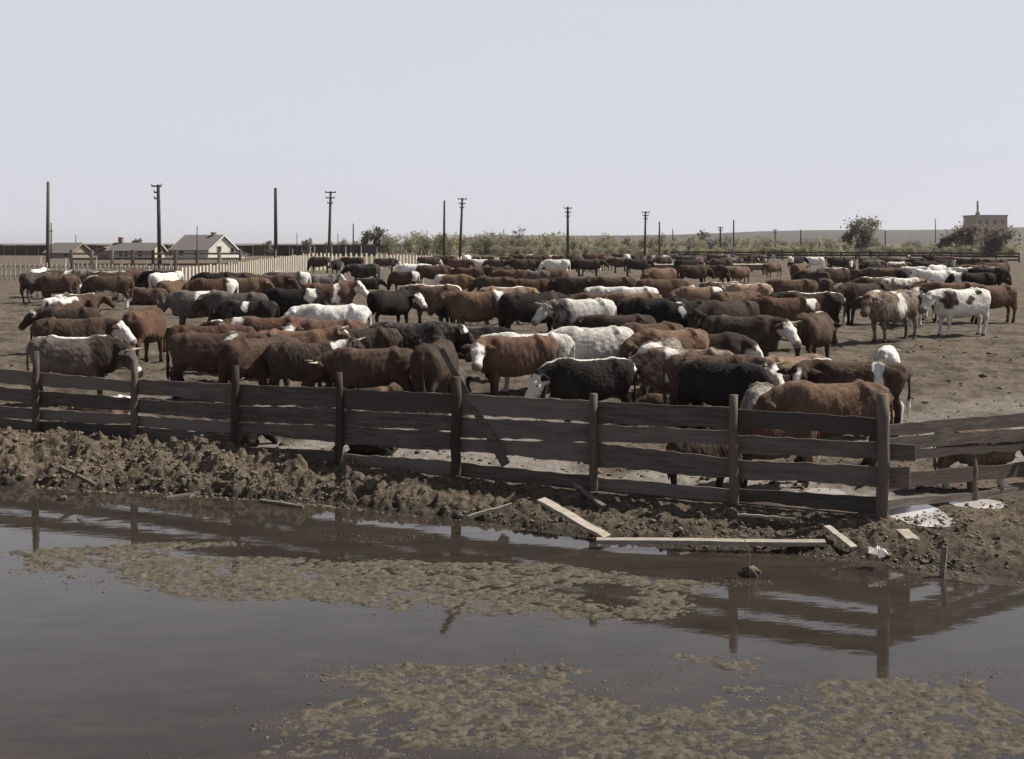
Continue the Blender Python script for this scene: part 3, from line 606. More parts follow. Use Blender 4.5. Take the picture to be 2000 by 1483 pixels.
C_(1132, 541, 'S', 180, 'd', 'M0', 'dark brown cow with its back level with the reddish one, right of the thin stake')
C_(1200, 541, 'S', 182, 'b', 'M0', 'brown cow in line behind the dark one right of the thin stake')
C_(1172, 572, 'S', 180, 'r', 'M0', 'red cow between the white pair and the big white roan steer', h=1.15)
C_(1244, 571, 'S', 181, 'o', 'M0', 'light brown cow behind the black headed cow, right of the red one', h=1.22)
C_(1214, 612, 'S', 182, 'd', 'M0', 'dark cow squeezed between the two big white steers', h=1.2)
C_(1160, 632, 'S', 184, 'w:roan', 'D0', 'biggest white steer with tan rump, centre of the herd', h=1.32, fat=1.12)
C_(1284, 583, 'S', 186, 'k', 'M0', 'black cow behind the black one with white flashes', h=1.3)
C_(1335, 589, 'S', 186, 'k:spot/-.62/1.1/.13,spot/.1/1.1/.09', 'M0', 'black steer with two narrow white flashes on its side', h=1.32, fat=1.06)
C_(1272, 637, 'S', 196, 'b', 'D0', 'brown steer right of the biggest white steer', h=1.25)
C_(1312, 644, 'S', 198, 'o', 'D0', 'brown steer with a thin pale back line in front of the black flashed steer', h=1.28)
C_(1380, 650, 'S', 348, 'd:face', 'D0', 'dark steer with a white face lowered right, behind the roan and red pair', h=1.15)
C_(1155, 691, 'S', 182, 'k:face,crest,ridge', 'D14', 'stout black bull with a white face and white back line at the fence', h=1.2, fat=1.12)
C_(1292, 676, 'S', 64, 'b:roan,rump,tail', 'D0', 'roan steer with white hindquarters turned away at the fence', h=1.28)
C_(1345, 683, 'S', 172, 'r:band,roan', 'D0', 'red steer with a white shoulder splash right of the white rumped roan', h=1.24)
C_(1312, 767, 'L', 180, 'b:muzzle', 'D0', 'brown calf lying against the top board with a white nose', h=.85)
C_(1292, 545, 'S', 2, 'b:poll,muzzle', 'D0', 'dark brown cow lowering a white marked head beyond the black cows', h=1.3)
# right middle
C_(1366, 559, 'S', 180, 't:rump', 'D0', 'tan cow with white hindquarters and dark lowered head, right of centre', h=1.22)
C_(1408, 551, 'S', 2, 'b:ridge,face', 'M0', 'brown cow with white back line and white face pointing right, beyond the tan one', h=1.2)
C_(1432, 570, 'S', 38, 'o', 'M0', 'tawny cow turned away, left of the brown steer with the white rump stripe', h=1.22)
C_(1462, 553, 'S', 182, 't:roan,ridge', 'M0', 'pale roan cow with streaky white back behind the tawny one', h=1.25)
C_(1550, 545, 'S', 182, 'o:face', 'M0', 'light brown cow with white face to the left, in front of the white hay rack', h=1.32)
C_(1535, 581, 'S', 184, 'r:spot/-.6/1.1/.12', 'M0', 'red brown steer with one white stripe on its rump, right of centre', h=1.38, fat=1.04)
C_(1585, 570, 'S', 181, 'd:ridge,tail', 'M0', 'dark cow with long white tail beyond the steer with the striped rump', h=1.34)
C_(1425, 588, 'S', 202, 'd', 'D0', 'dark brown steer behind the horned white face', h=1.35, fat=1.05)
C_(1448, 616, 'S', 338, 'd:face', 'M-34', 'horned dark steer with long white face hanging towards us, right of centre', h=1.36, horn=1)
C_(1412, 701, 'S', 322, 'k', 'G0', 'charcoal steer bending down behind the fence', h=1.22)
C_(1392, 690, 'S', 348, 'b:face', 'M-38', 'brown steer with a pale horned white face above the charcoal one', h=1.26, horn=1)
C_(1484, 742, 'S', 250, 'g:roan', 'G0', 'grey roan calf head down at the fence right of the charcoal steer', h=1.0)
C_(1545, 702, 'S', 30, 't', 'D0', 'pale brown cow turned away behind the one with a dark blazed face', h=1.15)
C_(1668, 699, 'S', 168, 'b:blaze,spot/-.35/1.15/.13,crest,tail', 'M76', 'brown cow with dark blazed face towards us and white splashes on shoulder and flank', h=1.25)
C_(1628, 744, 'S', 182, 'o', 'D0', 'broad tawny steer pressed along the fence left of the corner post', h=1.22, fat=1.06)
C_(1732, 676, 'L', 70, 'w:darkface', 'M0', 'small white calf with dark ears lying behind the rump of the splashed brown cow', h=.9)
C_(1588, 613, 'S', 52, 'b:crest,poll', 'D0', 'brown heifer with pale neck standing free in front of the striped rump steer', h=1.26)
C_(1690, 550, 'S', 194, 'd', 'D10', 'dark red cow with head low behind the roan one with white flank', h=1.38)
C_(1742, 569, 'S', 207, 'o:spot/.0/.95/.2,crest,roan', 'M25', 'brown roan cow with white flank splash turned towards us on open ground', h=1.4)
C_(1784, 559, 'S', 262, 'b:face,socks', 'U0', 'brown calf with a white face looking at us between roan and pied cow', h=1.25)
C_(1815, 551, 'S', 248, 'b:blaze,socks', 'U10', 'brown calf with mottled pale face just left of the white pied cow', h=1.3)
C_(1878, 562, 'S', 194, 'w:dark/.55/1.0/.24,dark/.0/1.02/.13,dark/-.3/1.2/.1', 'M14', 'white cow with black shoulder and small black patches at far right', h=1.4)
C_(1862, 549, 'S', 180, 'o', 'M0', 'brown cow behind the white pied cow at far right', h=1.34)
C_(1940, 553, 'S', 200, 'r', 'D0', 'dark red cow at the right edge beside the white pied cow')
# far right mass
C_(1905, 531, 'S', 181, 'k:collar', 'M0', 'long black cow with pale neck at far right behind the pied cow', h=1.3)
C_(1832, 528, 'S', 180, 'w', 'U0', 'white cow with raised head left of the long black one at far right', h=1.25)
C_(1714, 541, 'S', 180, 'b:ridge', 'D0', 'brown cow with thin white back line behind the dark red cow, right', h=1.25)
C_(1764, 541, 'S', 2, 't:broad', 'D0', 'fawn cow with pale back right of the thin white lined one', h=1.25)
C_(1612, 543, 'S', 262, 'b', 'M0', 'brown calf facing us left of the dark red cow, right middle', h=1.2)
# far rows along the feed trough
C_(1120, 505, 'S', 182, 'k', 'D0', 'black cow right of the centre armed pole, far row', h=1.3)
C_(1150, 505, 'S', 0, 'd', 'M0', 'dark brown cow beside the black one right of the centre armed pole', h=1.3)
C_(1163, 523, 'S', 180, 'w', 'D0', 'tiny white calf in front of the dark far row', h=.6)
C_(1186, 501, 'S', 60, 'b:blaze', 'M0', 'brown cow turned away between the dark far row and the trough', h=1.25)
C_(1214, 503, 'S', 178, 'b:ridge', 'M0', 'brown cow with pale back left of the trough end', h=1.25)
C_(1243, 505, 'S', 4, 'd', 'M0', 'dark cow at the left end of the feed trough', h=1.3)
C_(1288, 499, 'S', 0, 'b:pied', 'M0', 'brown and white cow beyond the left part of the trough', h=1.2)
C_(1342, 507, 'S', 0, 'k', 'D0', 'black cow at the trough under the tall armed pole right of centre', h=1.3)
C_(1366, 501, 'S', 250, 'b:face', 'M0', 'brown cow with white face end on beyond the black one at the trough', h=1.25)
C_(1408, 506, 'S', 182, 'd', 'D0', 'dark cow in the middle of the trough, nose to the left', h=1.3)
C_(1432, 502, 'S', 182, 'b:roan', 'M0', 'brown roan cow behind the dark cow in the middle of the trough', h=1.25)
C_(1457, 501, 'S', 0, 'k:poll', 'D0', 'black cow with white poll feeding left of the white hay rack', h=1.25)
C_(1554, 500, 'S', 28, 'k:rump,socks', 'M0', 'black cow with white hindquarters right of the white hay rack', h=1.3)
C_(1592, 502, 'S', 180, 'w:pied', 'M0', 'white and red cow between two black ones right of the hay rack', h=1.2)
C_(1638, 501, 'S', 0, 'd:muzzle', 'D0', 'dark brown cow with pale muzzle standing tall right of the hay rack', h=1.35)
C_(1662, 507, 'S', 250, 'b:face', 'M0', 'brown cow with white face towards us at the left of the far right mass', h=1.25)
for px, yt, hd, co, h, lab in ((1702, 508, 2, 'g:roan', 1.15, 'grey roan cow beside the white faced one in the far right mass'),
    (1722, 519, 150, 'k:face', .95, 'black cow with white face, low in front of the grey roan, far right mass'),
    (1752, 511, 0, 't:broad', 1.1, 'fawn cow with pale back below the lone round tree'),
    (1792, 505, 180, 'd', 1.15, 'dark brown cow in the back line right of the lone round tree'),
    (1776, 525, 180, 'd:ridge', .95, 'dark cow with white back line in the middle of the far right mass'),
    (1738, 533, 0, 'd', .9, 'low dark brown cow in front of the fawn one, far right mass'),
    (1846, 507, 0, 'd', 1.1, 'dark brown cow in the back line below the pale shed roof'),
    (1838, 517, 180, 'b:ridge', 1.0, 'brown cow with white back line in the right half of the far mass'),
    (1872, 508, 90, 'w', 1.1, 'white rump sticking up in the back line at far right'),
    (1904, 507, 180, 'k', 1.15, 'black cow in the back line right of the white rump'),
    (1866, 523, 2, 'w:pied', .95, 'white and brown cow left of the tan ridged one at far right'),
    (1932, 512, 178, 'b', 1.1, 'brown cow in the back line at the right edge under the brown trees'),
    (1934, 521, 180, 't:ridge', 1.0, 'tan cow with light ridge at the right edge above the long black cow'),
    (1806, 533, 182, 'b', .95, 'brown cow left of the white one with raised head')):
    C_(px, yt, 'S', hd, co, 'M0', lab, h=h)
q_ = random.Random(21)
_FILL = [(1000, 1260, 494, 500, 11, 'small {} back in the farthest row of the far centre', 'far centre backs'),
         (1262, 1500, 495, 501, 11, 'small {} back beyond the feed trough', 'backs beyond the trough'),
         (1690, 1960, 499, 506, 10, 'small {} back in the rearmost row of the far right mass', 'rearmost right backs'),
         (1690, 1960, 509, 530, 13, 'low {} back in the middle of the far right mass', 'packed right backs'),
         (1280, 1480, 511, 524, 5, '{} cow waiting between the feed trough and the main herd', 'cattle before the trough'),
         (66, 330, 527, 534, 6, '{} cow in the back row along the left pickets', 'back row by the left pickets'), (905, 1100, 520, 534, 5, '{} cow in the open strip before the far centre row', 'cattle in the open strip'),
         (1500, 1700, 512, 534, 5, '{} cow in the open strip right of the hay rack', 'cattle right of the hay rack'),
         (820, 1000, 499, 506, 6, 'small {} back along the far end of the picket fence', 'backs along the pickets')]
_LB = {'d': 'dark brown', 'k': 'black', 'b': 'brown', 'o': 'tawny', 'g': 'grey', 'r': 'red', 'b:ridge': 'white lined brown', 'w:pied': 'pied', 'b:face': 'white faced brown', 'd:roan': 'flecked dark'}
for (xa, xb, ya, yb, n_, lab, grp) in _FILL:
    for k_ in range(n_):
        co = q_.choice(list(_LB)); C_(xa + (xb - xa) * (k_ + q_.uniform(.1, .9)) / n_, q_.uniform(ya, yb), 'S', q_.choice([0, 180, 178, 4, 176, 210, 330, 60, 120]), co, q_.choice('MMDG') + '0', lab.format(_LB[co]), h=q_.uniform(1.05, 1.3), grp=grp)
# against the near fence, seen between the boards
C_(1510, 834, 'S', 180, 'r:tail', 'D0', 'red calf standing right behind the boards between the two right hand posts', h=.95, yf=952)
C_(1905, 872, 'S', 8, 't:socks', 'D0', 'tan calf with white legs behind the side fence at the right edge', h=.85, yf=962)
C_(208, 772, 'L', 180, 't:broad', 'D0', 'small tan and white calf lying behind the first fence bay at the left', h=.75)
C_(452, 818, 'L', 0, 'k', 'D0', 'black calf lying behind the boards beside the third post', h=.72)
C_(728, 838, 'L', 180, 'k:socks', 'D0', 'small black calf lying behind the boards left of the braced post', h=.62)
C_(1370, 860, 'S', 10, 'd', 'G0', 'small dark calf grazing behind the boards left of the second post from the corner', h=.72)

# ---- place: depth from the height of the back in the photo, then push apart along the line of sight
for d in HERD:
    if d['pose'] == 'S' and 'yf' not in d: d['h'] *= 1.035 if d['yt'] >= 640 else 1.02 if d['yt'] >= 600 else 1.0
    k = (d['px'] - 1000) / F; hb = d['h'] * (1.0 if d['pose'] == 'S' else .61)
    lo, hi = 14.5, 160.0
    if 'yf' in d: lo = hi = at(d['px'], d['yf']).y
    for _ in range(50):
        Y = .5 * (lo + hi)
        if HY + F * (CZ - tz(k * Y, Y) - hb) / Y > d['yt']: lo = Y
        else: hi = Y
    d['Y'] = max(lo, float(fence_y(np.array(k * lo))) + .6); d['k'] = k; d['sc'] = d['h'] / 1.3
def axis_pts(d):
    c = np.array((d['k'] * d['Y'], d['Y'])); a = R(d['hd']); v = np.array((math.cos(a), math.sin(a))) * d['sc']
    return [c + v * t for t in (-.62, -.3, 0, .3, .6, .95)]
for it in range(60):
    mv = [0.0] * len(HERD)
    for i, a in enumerate(HERD):
        for j in range(i):
            b_ = HERD[j]
            if abs(a['Y'] - b_['Y']) > 2.6 or abs(a['k'] * a['Y'] - b_['k'] * b_['Y']) > 3.2: continue
            need = .29 * (a['sc'] + b_['sc']); pen = 0
            for p in axis_pts(a):
                for q in axis_pts(b_): pen = max(pen, need - float(np.hypot(*(p - q))))
            if pen > .01:
                s = 1 if (a['Y'] > b_['Y'] or (a['Y'] == b_['Y'] and a['yt'] < b_['yt'])) else -1
                mv[i] += s * min(pen, .2) * .35; mv[j] -= s * min(pen, .2) * .35
    for d, v in zip(HERD, mv): d['Y'] += float(np.clip(v, -.2, .2)); d['Y'] = max(d['Y'], float(fence_y(np.array(d['k'] * d['Y']))) + .55 * d['sc'] * (.7 + abs(math.sin(R(d['hd'])))))
for i, d in enumerate(HERD):
    rs = np.random.RandomState(100 + i); s_ = F / d['Y']
    vox = float(np.clip(1.25 / (s_ * .512) / d['sc'], .021, .05))
    head = d['head'][0]; yaw = float(d['head'][1:] or 0) or rs.uniform(-14, 14)
    V, Q, hdv = cow_skin(rs, d['pose'] == 'L', head, yaw, d['fat'] * rs.uniform(.97, 1.05), vox, rs.uniform(-.05, .05))
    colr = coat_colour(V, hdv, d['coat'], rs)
    calf = d['h'] < .98 or d['label'].split(',')[0].find('calf') >= 0
    lx = rs.uniform(.95, 1.06); lz = rs.uniform(.97, 1.02)
    V = V * np.array((lx, 1, lz)); hdv['hc'] = (lambda f_, a_: (lambda *q: f_(*q) * a_))(hdv['hc'], np.array((lx, 1, lz)))
    me = mesh_np('calf' if calf else 'cow', V * d['sc'], Q)
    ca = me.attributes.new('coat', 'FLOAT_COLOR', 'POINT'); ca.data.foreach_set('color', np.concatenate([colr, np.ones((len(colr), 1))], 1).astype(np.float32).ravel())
    X = d['k'] * d['Y']
    o = link('calf' if calf else 'cow', me, M_COAT, None, (X, d['Y'], tz(X, d['Y']) - .01)); o.rotation_euler = (0, 0, R(d['hd'] + rs.uniform(-8, 8)))
    tag(o, d['label'], 'calf' if calf else 'cow', d.get('grp', 'cattle in the stockyard pen'))
    if d['Y'] < 48:
        for sy in (1, -1):
            e = link('eye', EYE, M_EYE, o, Vector(hdv['hc'](.175, .0, sy * .122) * d['sc'])); e.rotation_euler = Vector(hdv['s']).to_track_quat('Z', 'Y').to_euler(); e.scale = (d['sc'] * 1.1,) * 3
    if d.get('horn'):
        for sy in (1, -1):
            hc = hdv['hc']; pts = [hc(-.01, .02, sy * .07), hc(-.02, .045, sy * .13), hc(.0, .08, sy * .20), hc(.03, .15, sy * .24), hc(.06, .21, sy * .235)]
            o2 = link('horn', MB().tube([p * d['sc'] for p in pts], [.03 * d['sc'], .028 * d['sc'], .024 * d['sc'], .016 * d['sc'], .005], 8).mesh('horn', smooth=True), M_HORN, o)

# ------------------------------------------------------------------ near plank fence
RND = random.Random(11)
M_WOOD = noise_mat('weathered_board', (.068, .058, .050), (.175, .150, .130), 2.2, 9, rough=.9, stretch=(1, 1, 9), bump=.6, bscale=9, coord='Object', bdist=.012)
M_POST = noise_mat('weathered_post', (.045, .036, .029), (.135, .112, .09), 6, 8, rough=.92, stretch=(3, 3, .5), bump=.7, bscale=14, bdist=.015)
M_PALE = noise_mat('bleached_plank', (.13, .112, .09), (.36, .325, .28), 4, 9, rough=.9, stretch=(1.5, 6, 6), bump=.4, bdist=.01)
def board_mb(A, B, zA, zB, th=.03, n=14, wav=(0, 0), seed=0, off=0.0):
    """a board from A to B (xy), (bottom, top) heights at both ends; ragged edges"""
    r = random.Random(seed); d = Vector((B[0] - A[0], B[1] - A[1])); L = d.length; nx, ny = d.y / L, -d.x / L   # towards the camera side
    mb = MB(); V = []; Fs = []
    et = [r.uniform(-.011, .009) for _ in range(n + 1)]; eb = [r.uniform(-.014, .012) for _ in range(n + 1)]
    for i in range(n + 1):
        t = i / n; x = A[0] + d.x * t; y = A[1] + d.y * t
        b = zA[0] + (zB[0] - zA[0]) * t + eb[i] + wav[0] * math.sin(math.pi * t * 1.0) + wav[1] * math.sin(2 * math.pi * t + seed)
        tp = zA[1] + (zB[1] - zA[1]) * t + et[i]
        w = off + .012 * math.sin(2.2 * t + seed)
        for (o, z) in ((w, b), (w, tp), (w + th, tp), (w + th, b)): V.append((x - nx * o, y - ny * o, z))
    for i in range(n):
        a = 4 * i
        for k in range(4): Fs.append((a + k, a + (k + 1) % 4, a + 4 + (k + 1) % 4, a + 4 + k))
    Fs.append((3, 2, 1, 0)); Fs.append(tuple(4 * n + k for k in range(4)))
    return mb.add(V, Fs)
def on_fence(px, left=True):
    k = (px - 1000) / F
    Y = (14.9 + .49 * 4.44) / (1 + .49 * k) if left else (14.88 - .68 * 4.47) / (1 - .68 * k)
    return (k * Y, Y)
POSTS = [(-190, 670), (72, 686), (262, 702), (461, 714), (664, 727), (890, 735), (1161, 768), (1432, 770), (1720, 768)]
fen = thing('plank_fence', 'dark weathered plank fence of four boards running along the ditch', 'fence', (0, 0, 0))
PX = [on_fence(p[0]) for p in POSTS]
def log_mb(x, y, z0, z1, r, seed, lean=0.0):
    q = random.Random(seed); n = 7; return MB().tube([(x + lean * (i / (n - 1)) + q.uniform(-.012, .012), y + q.uniform(-.01, .01), z0 + (z1 - z0) * i / (n - 1)) for i in range(n)], [r * (1.08 - .16 * i / (n - 1)) * q.uniform(.95, 1.05) for i in range(n)], 10, .06, q)
for i, ((x, y), (px, py)) in enumerate(zip(PX, POSTS)):
    r = .075 if i in (5, 8) else .058
    part('post', log_mb(x, y - r, -.35, zat(py, y), r, i, RND.uniform(-.03, .03)), M_POST, fen, True)
# photo rows (top, bottom) of each board at the left and right post of every bay
BAYS = [[(705, 733, 727, 755), (740, 765, 762, 788), (775, 798, 800, 822), (800, 835, 824, 860)],
        [(727, 755, 746, 768), (764, 790, 779, 803), (800, 822, 811, 830), (824, 862, 832, 878)],
        [(741, 768, 751, 788), (780, 808, 790, 820), (812, 833, 825, 847), (834, 872, 850, 900)],
        [(751, 790, 759, 797), (793, 825, 799, 831), (827, 846, 832, 865), (874, 905, 880, 918)],
        [(760, 798, 769, 808), (801, 833, 812, 842), (833, 868, 845, 880), (887, 922, 901, 936)],
        [(771, 809, 783, 826), (815, 855, 828, 864), (857, 883, 866, 906), (905, 945, 931, 964)],
        [(784, 827, 796, 838), (829, 864, 842, 869), (865, 911, 897, 932), (933, 966, 956, 983)],
        [(799, 833, 817, 855), (850, 885, 865, 897), (899, 936, 910, 950), (955, 981, 973, 1003)]]
for i, bay in enumerate(BAYS):
    A, B = PX[i], PX[i + 1]; L = math.hypot(B[0] - A[0], B[1] - A[1]); ux, uy = (B[0] - A[0]) / L, (B[1] - A[1]) / L
    for j, (t0, b0, t1, b1) in enumerate(bay):
        zA = (zat(b0, A[1]), zat(t0, A[1])); zB = (zat(b1, B[1]), zat(t1, B[1]))
        e0, e1 = RND.uniform(.02, .06), RND.uniform(.02, .06)
        if i == 7 and j in (1, 2): e1 = .40 if j == 1 else .33
        a = (A[0] - ux * e0, A[1] - uy * e0); b_ = (B[0] + ux * e1, B[1] + uy * e1)
        part('board', board_mb(a, b_, zA, zB, .028, 16, (-.02 if (i, j) == (6, 2) else .03 if (i, j) in ((3, 3), (5, 3)) else 0, .014 if j > 1 else .005), 31 * i + j, .002 + .033 * (i % 2)), M_WOOD, fen)
# diagonal brace: nailed to the braced post, its top standing free behind the fence
x5, y5 = PX[5]
pt, pm, pb_ = at(855, 668, zat(668, y5 + .28)), None, None
t_ = Vector(((862 - 1000) / F * (y5 + .26), y5 + .26, zat(682, y5 + .26))); e_ = Vector(((988 - 1000) / F * (y5 - .42), y5 - .42, zat(908, y5 - .42)))
ax_ = (e_ - t_).normalized(); sd = ax_.cross(Vector((0, 1, 0))).normalized(); fr = sd.cross(ax_)
q = []
for (p, w) in ((e_, .065), (t_, .038)):
    for (a, b_) in ((-1, -1), (1, -1), (1, 1), (-1, 1)): q.append(p + sd * w * a + fr * .016 * b_)
part('brace', MB().box8(q), M_WOOD, fen, label='diagonal brace plank leaning over the post')
# the side fence from the corner post
sf = thing('plank_fence', 'side fence of five rails meeting the corner post at the right edge', 'fence', (0, 0, 0))
PR = [on_fence(p, False) for p in (1738, 1905, 2090)]
for i, (x, y) in enumerate(PR[1:]): part('post', log_mb(x, y + .10, -.3, zat((868, 790)[i], y), .065, 40 + i), M_POST, sf, True)
RB = [(830, 852, 808, 836), (856, 879, 841, 864), (881, 900, 868, 882), (927, 958, 905, 930), (980, 996, 950, 966)]
for j, (t0, b0, t1, b1) in enumerate(RB):
    A, B = PR[0], PR[2]; part('board', board_mb((A[0] - .02, A[1] + .02), B, (zat(b0, A[1]), zat(t0, A[1])), (zat(b1 - 8, B[1]), zat(t1 - 8, B[1])), .028, 18, (0, .008), 91 + j, .01), M_WOOD, sf)

# ------------------------------------------------------------------ loose wood and litter by the ditch
def plank_on(name, pA, pB, w, th, label, m, zA, zB, cat='plank', twist=0.0):
    A, B = at(*pA, zA), at(*pB, zB); d = (B - A).normalized(); s = d.cross(Vector((0, 0, 1))).normalized(); u = s.cross(d)
    c_, s_ = math.cos(twist), math.sin(twist); s, u = s * c_ + u * s_, u * c_ - s * s_
    o = thing(name, label, cat, A); q = random.Random(int(pA[0])); V = []; Fs = []; n = 8
    for i in range(n + 1):
        p = (B - A) * (i / n) + u * q.uniform(-.006, .006); ww = w * q.uniform(.92, 1.05)
        V += [p - s * ww / 2 - u * th / 2, p - s * ww / 2 + u * th / 2, p + s * ww / 2 + u * th / 2, p + s * ww / 2 - u * th / 2]
    for i in range(n):
        for k in range(4): Fs.append((4 * i + k, 4 * i + (k + 1) % 4, 4 * i + 4 + (k + 1) % 4, 4 * i + 4 + k))
    Fs += [(3, 2, 1, 0), (4 * n, 4 * n + 1, 4 * n + 2, 4 * n + 3)]
    me = MB().add(V, Fs).mesh(name); COL.objects.unlink(o); bpy.data.objects.remove(o)
    o = link(name, me, m, None, A); return tag(o, label, cat, 'loose wood along the ditch')
plank_on('plank', (1056, 976), (1186, 1050), .15, .04, 'pale plank sloping from the bank down to the water', M_PALE, .12, -.20, twist=-.05)
plank_on('plank', (1165, 1057), (1612, 1060), .11, .05, 'long pale plank lying level along the water edge', M_PALE, -.17, -.13, twist=-.08)
plank_on('stick', (915, 1010), (1000, 986), .045, .04, 'short pale stick on the bank left of the sloping plank', M_PALE, -.06, .08, 'stick')
plank_on('stick', (118, 912), (188, 948), .06, .04, 'dark stick lying on the mound at the far left', M_POST, .12, -.12, 'stick')
plank_on('stick', (152, 922), (172, 897), .03, .03, 'thin twig crossing the dark stick at the far left', M_POST, .08, .22, 'stick')
plank_on('stick', (325, 972), (402, 961), .035, .03, 'thin pale stick floating at the foot of the mound', M_PALE, -.235, -.235, 'stick')
plank_on('stick', (508, 977), (592, 990), .04, .03, 'pale stick at the water line right of the mound', M_PALE, -.225, -.235, 'stick')
plank_on('plank', (1614, 1028), (1668, 1070), .10, .03, 'short plank end buried in the bank right of the level plank', M_PALE, .0, -.16)
plank_on('plank', (1762, 1036), (1832, 1102), .16, .04, 'broad plank sliding into the water below the corner post', M_PALE, -.02, -.24)
plank_on('stake', (1841, 1130), (1846, 1068), .06, .035, 'pointed pale stake standing in the water edge at the right', M_PALE, -.27, .06, 'stake')
plank_on('plank', (1120, 945), (1180, 990), .07, .03, 'slim weathered board fallen under the fence left of the seventh post', M_PALE, .10, -.02)
plank_on('plank', (1440, 1006), (1555, 1014), .05, .03, 'thin batten lying under the bottom board near the corner post', M_PALE, .02, .02)
o = link('twig', MB().tube([(0, 0, -.05), (-.03, .02, .12), (-.02, .03, .26), (-.07, .02, .40)], [.012, .011, .009, .005], 6).add([], []).tube([(-.02, .03, .1), (.05, .0, .03), (.08, -.02, -.03)], [.008, .007, .005], 6).mesh('twig', smooth=True), M_PALE, None, at(1468, 1128, WZ))
tag(o, 'bent twig standing in the water in front of the level plank', 'twig', 'loose wood along the ditch')
rs = np.random.RandomState(5)
def lump_thing(name, p, r, label, cat, m, sq=.7):
    me = lump_mesh(name, np.array([[0, 0, r * .3]]), [r], rs, 3); o = link(name, me, m, None, p); tag(o, label, cat); return o
lump_thing('clod', at(1466, 1122, WZ), .085, 'dark clod at the foot of the bent twig in the water', 'clod', M_CLOD)
lump_thing('clod', at(122, 976, WZ), .07, 'dark clod in the water below the far left stick', 'clod', M_CLOD)
cr = MB(); q = random.Random(8)
for k in range(9):
    a = q.uniform(0, 6.28); cr.add([(0, 0, .02), (math.cos(a) * .11, math.sin(a) * .09, q.uniform(.0, .12)), (math.cos(a + .7) * .12, math.sin(a + .7) * .1, q.uniform(0, .1)), (math.cos(a + .35) * .04, math.sin(a + .35) * .05, .09)], [(0, 1, 2), (0, 2, 3), (0, 3, 1), (1, 3, 2)])
o = link('paper', cr.mesh('paper'), mat('crumpled_paper', (.62, .60, .55), .9)[0], None, at(1716, 1088, -.13)); tag(o, 'crumpled white paper on the bank below the corner post', 'paper')

# ------------------------------------------------------------------ picket fence (lath) round the far side of the pen
M_LATH = noise_mat('pale_lath', (.36, .32, .26), (.58, .53, .45), 3.5, 4, rough=.9, stretch=(1, 1, .3), bump=0)
M_DARKW = noise_mat('dark_board', (.040, .034, .033), (.085, .072, .068), 1.2, 5, rough=.9, stretch=(1, 1, .3), bump=0)
M_GREYW = noise_mat('grey_rail', (.10, .085, .075), (.22, .19, .165), 2.5, 5, rough=.9, bump=0)
def gnd(px, yb):  # ground point for far things
    return at(px, yb)
def picket_run(name, label, pts, pitch, lw, posts):
    """pts: (px, ytop, ybottom) along the run"""
    W3 = []
    for (px, yt, yb) in pts:
        p = at(px, yb); W3.append((p, zat(yt, p.y) - p.z))
    o = thing(name, label, 'fence', W3[0][0]); O = W3[0][0]; mb = MB(); rl = MB(); q = random.Random(int(pts[0][0]) + 5)
    for (a, ha), (b_, hb) in zip(W3[:-1], W3[1:]):
        d = b_ - a; L = math.hypot(d.x, d.y); n = max(2, int(L / pitch)); an = math.atan2(d.y, d.x)
        for k in range(n):
            t = (k + .5) / n; p = a + d * t; h = (ha + (hb - ha) * t) * q.uniform(.93, 1.04); ln = q.uniform(-.03, .03)
            ca, sa = math.cos(an) * lw / 2, math.sin(an) * lw / 2; nx, ny = -math.sin(an) * .02, math.cos(an) * .02
            P = []
            for z, s in ((.0, 0), (h, ln)):
                for (u, v) in ((-1, -1), (1, -1), (1, 1), (-1, 1)): P.append((p.x + u * ca + v * nx + s * math.cos(an) - O.x, p.y + u * sa + v * ny + s * math.sin(an) - O.y, p.z + z - O.z))
            mb.box8(P)
        for zz in (.25, .8):
            za, zb_ = ha * zz, hb * zz; nx, ny = -math.sin(an), math.cos(an); P = []
            for w in (-.03, .03):
                pass
            for dz_ in (-.03, .03):
                for (pp, z, s) in ((a, za, .03), (b_, zb_, .03), (b_, zb_, .06), (a, za, .06)): P.append((pp.x + nx * s - O.x, pp.y + ny * s - O.y, pp.z + z + dz_ - O.z))
            rl.box8(P)
    part('pickets', mb, M_LATH, o); part('rail', rl, M_GREYW, o)
    for (px, yt) in posts:
        for (a, b_) in zip(pts[:-1], pts[1:]):
            if a[0] <= px <= b_[0]:
                yb = a[2] + (b_[2] - a[2]) * (px - a[0]) / (b_[0] - a[0]); p = at(px, yb); h = zat(yt, p.y) - p.z
                part('post', MB().tube([(p.x - O.x, p.y + .1 - O.y, -.2 + p.z - O.z), (p.x - O.x, p.y + .1 - O.y, p.z + h - O.z)], [.055, .045], 6), M_LATH, o)
    return o
picket_run('picket_fence', 'left stretch of pale lath picket fence in front of the houses', [(-60, 513, 548), (70, 514, 548), (200, 515, 549), (350, 520, 551)], .30, .13,
           [(78, 500), (127, 504), (187, 505), (237, 507), (285, 509), (333, 512)])
picket_run('picket_fence', 'tall pale lath picket fence rising to the right behind the left cattle', [(352, 521, 551), (440, 515, 544), (535, 503, 535), (600, 495, 529), (660, 494, 527), (760, 496, 525), (880, 501, 521), (1010, 505, 517)], .56, .21,
           [(430, 497), (480, 496), (538, 488), (571, 486), (605, 482), (614, 482), (648, 481), (675, 482), (705, 480), (736, 483), (767, 484), (793, 486), (823, 488), (850, 492), (905, 494), (956, 496), (990, 498)])
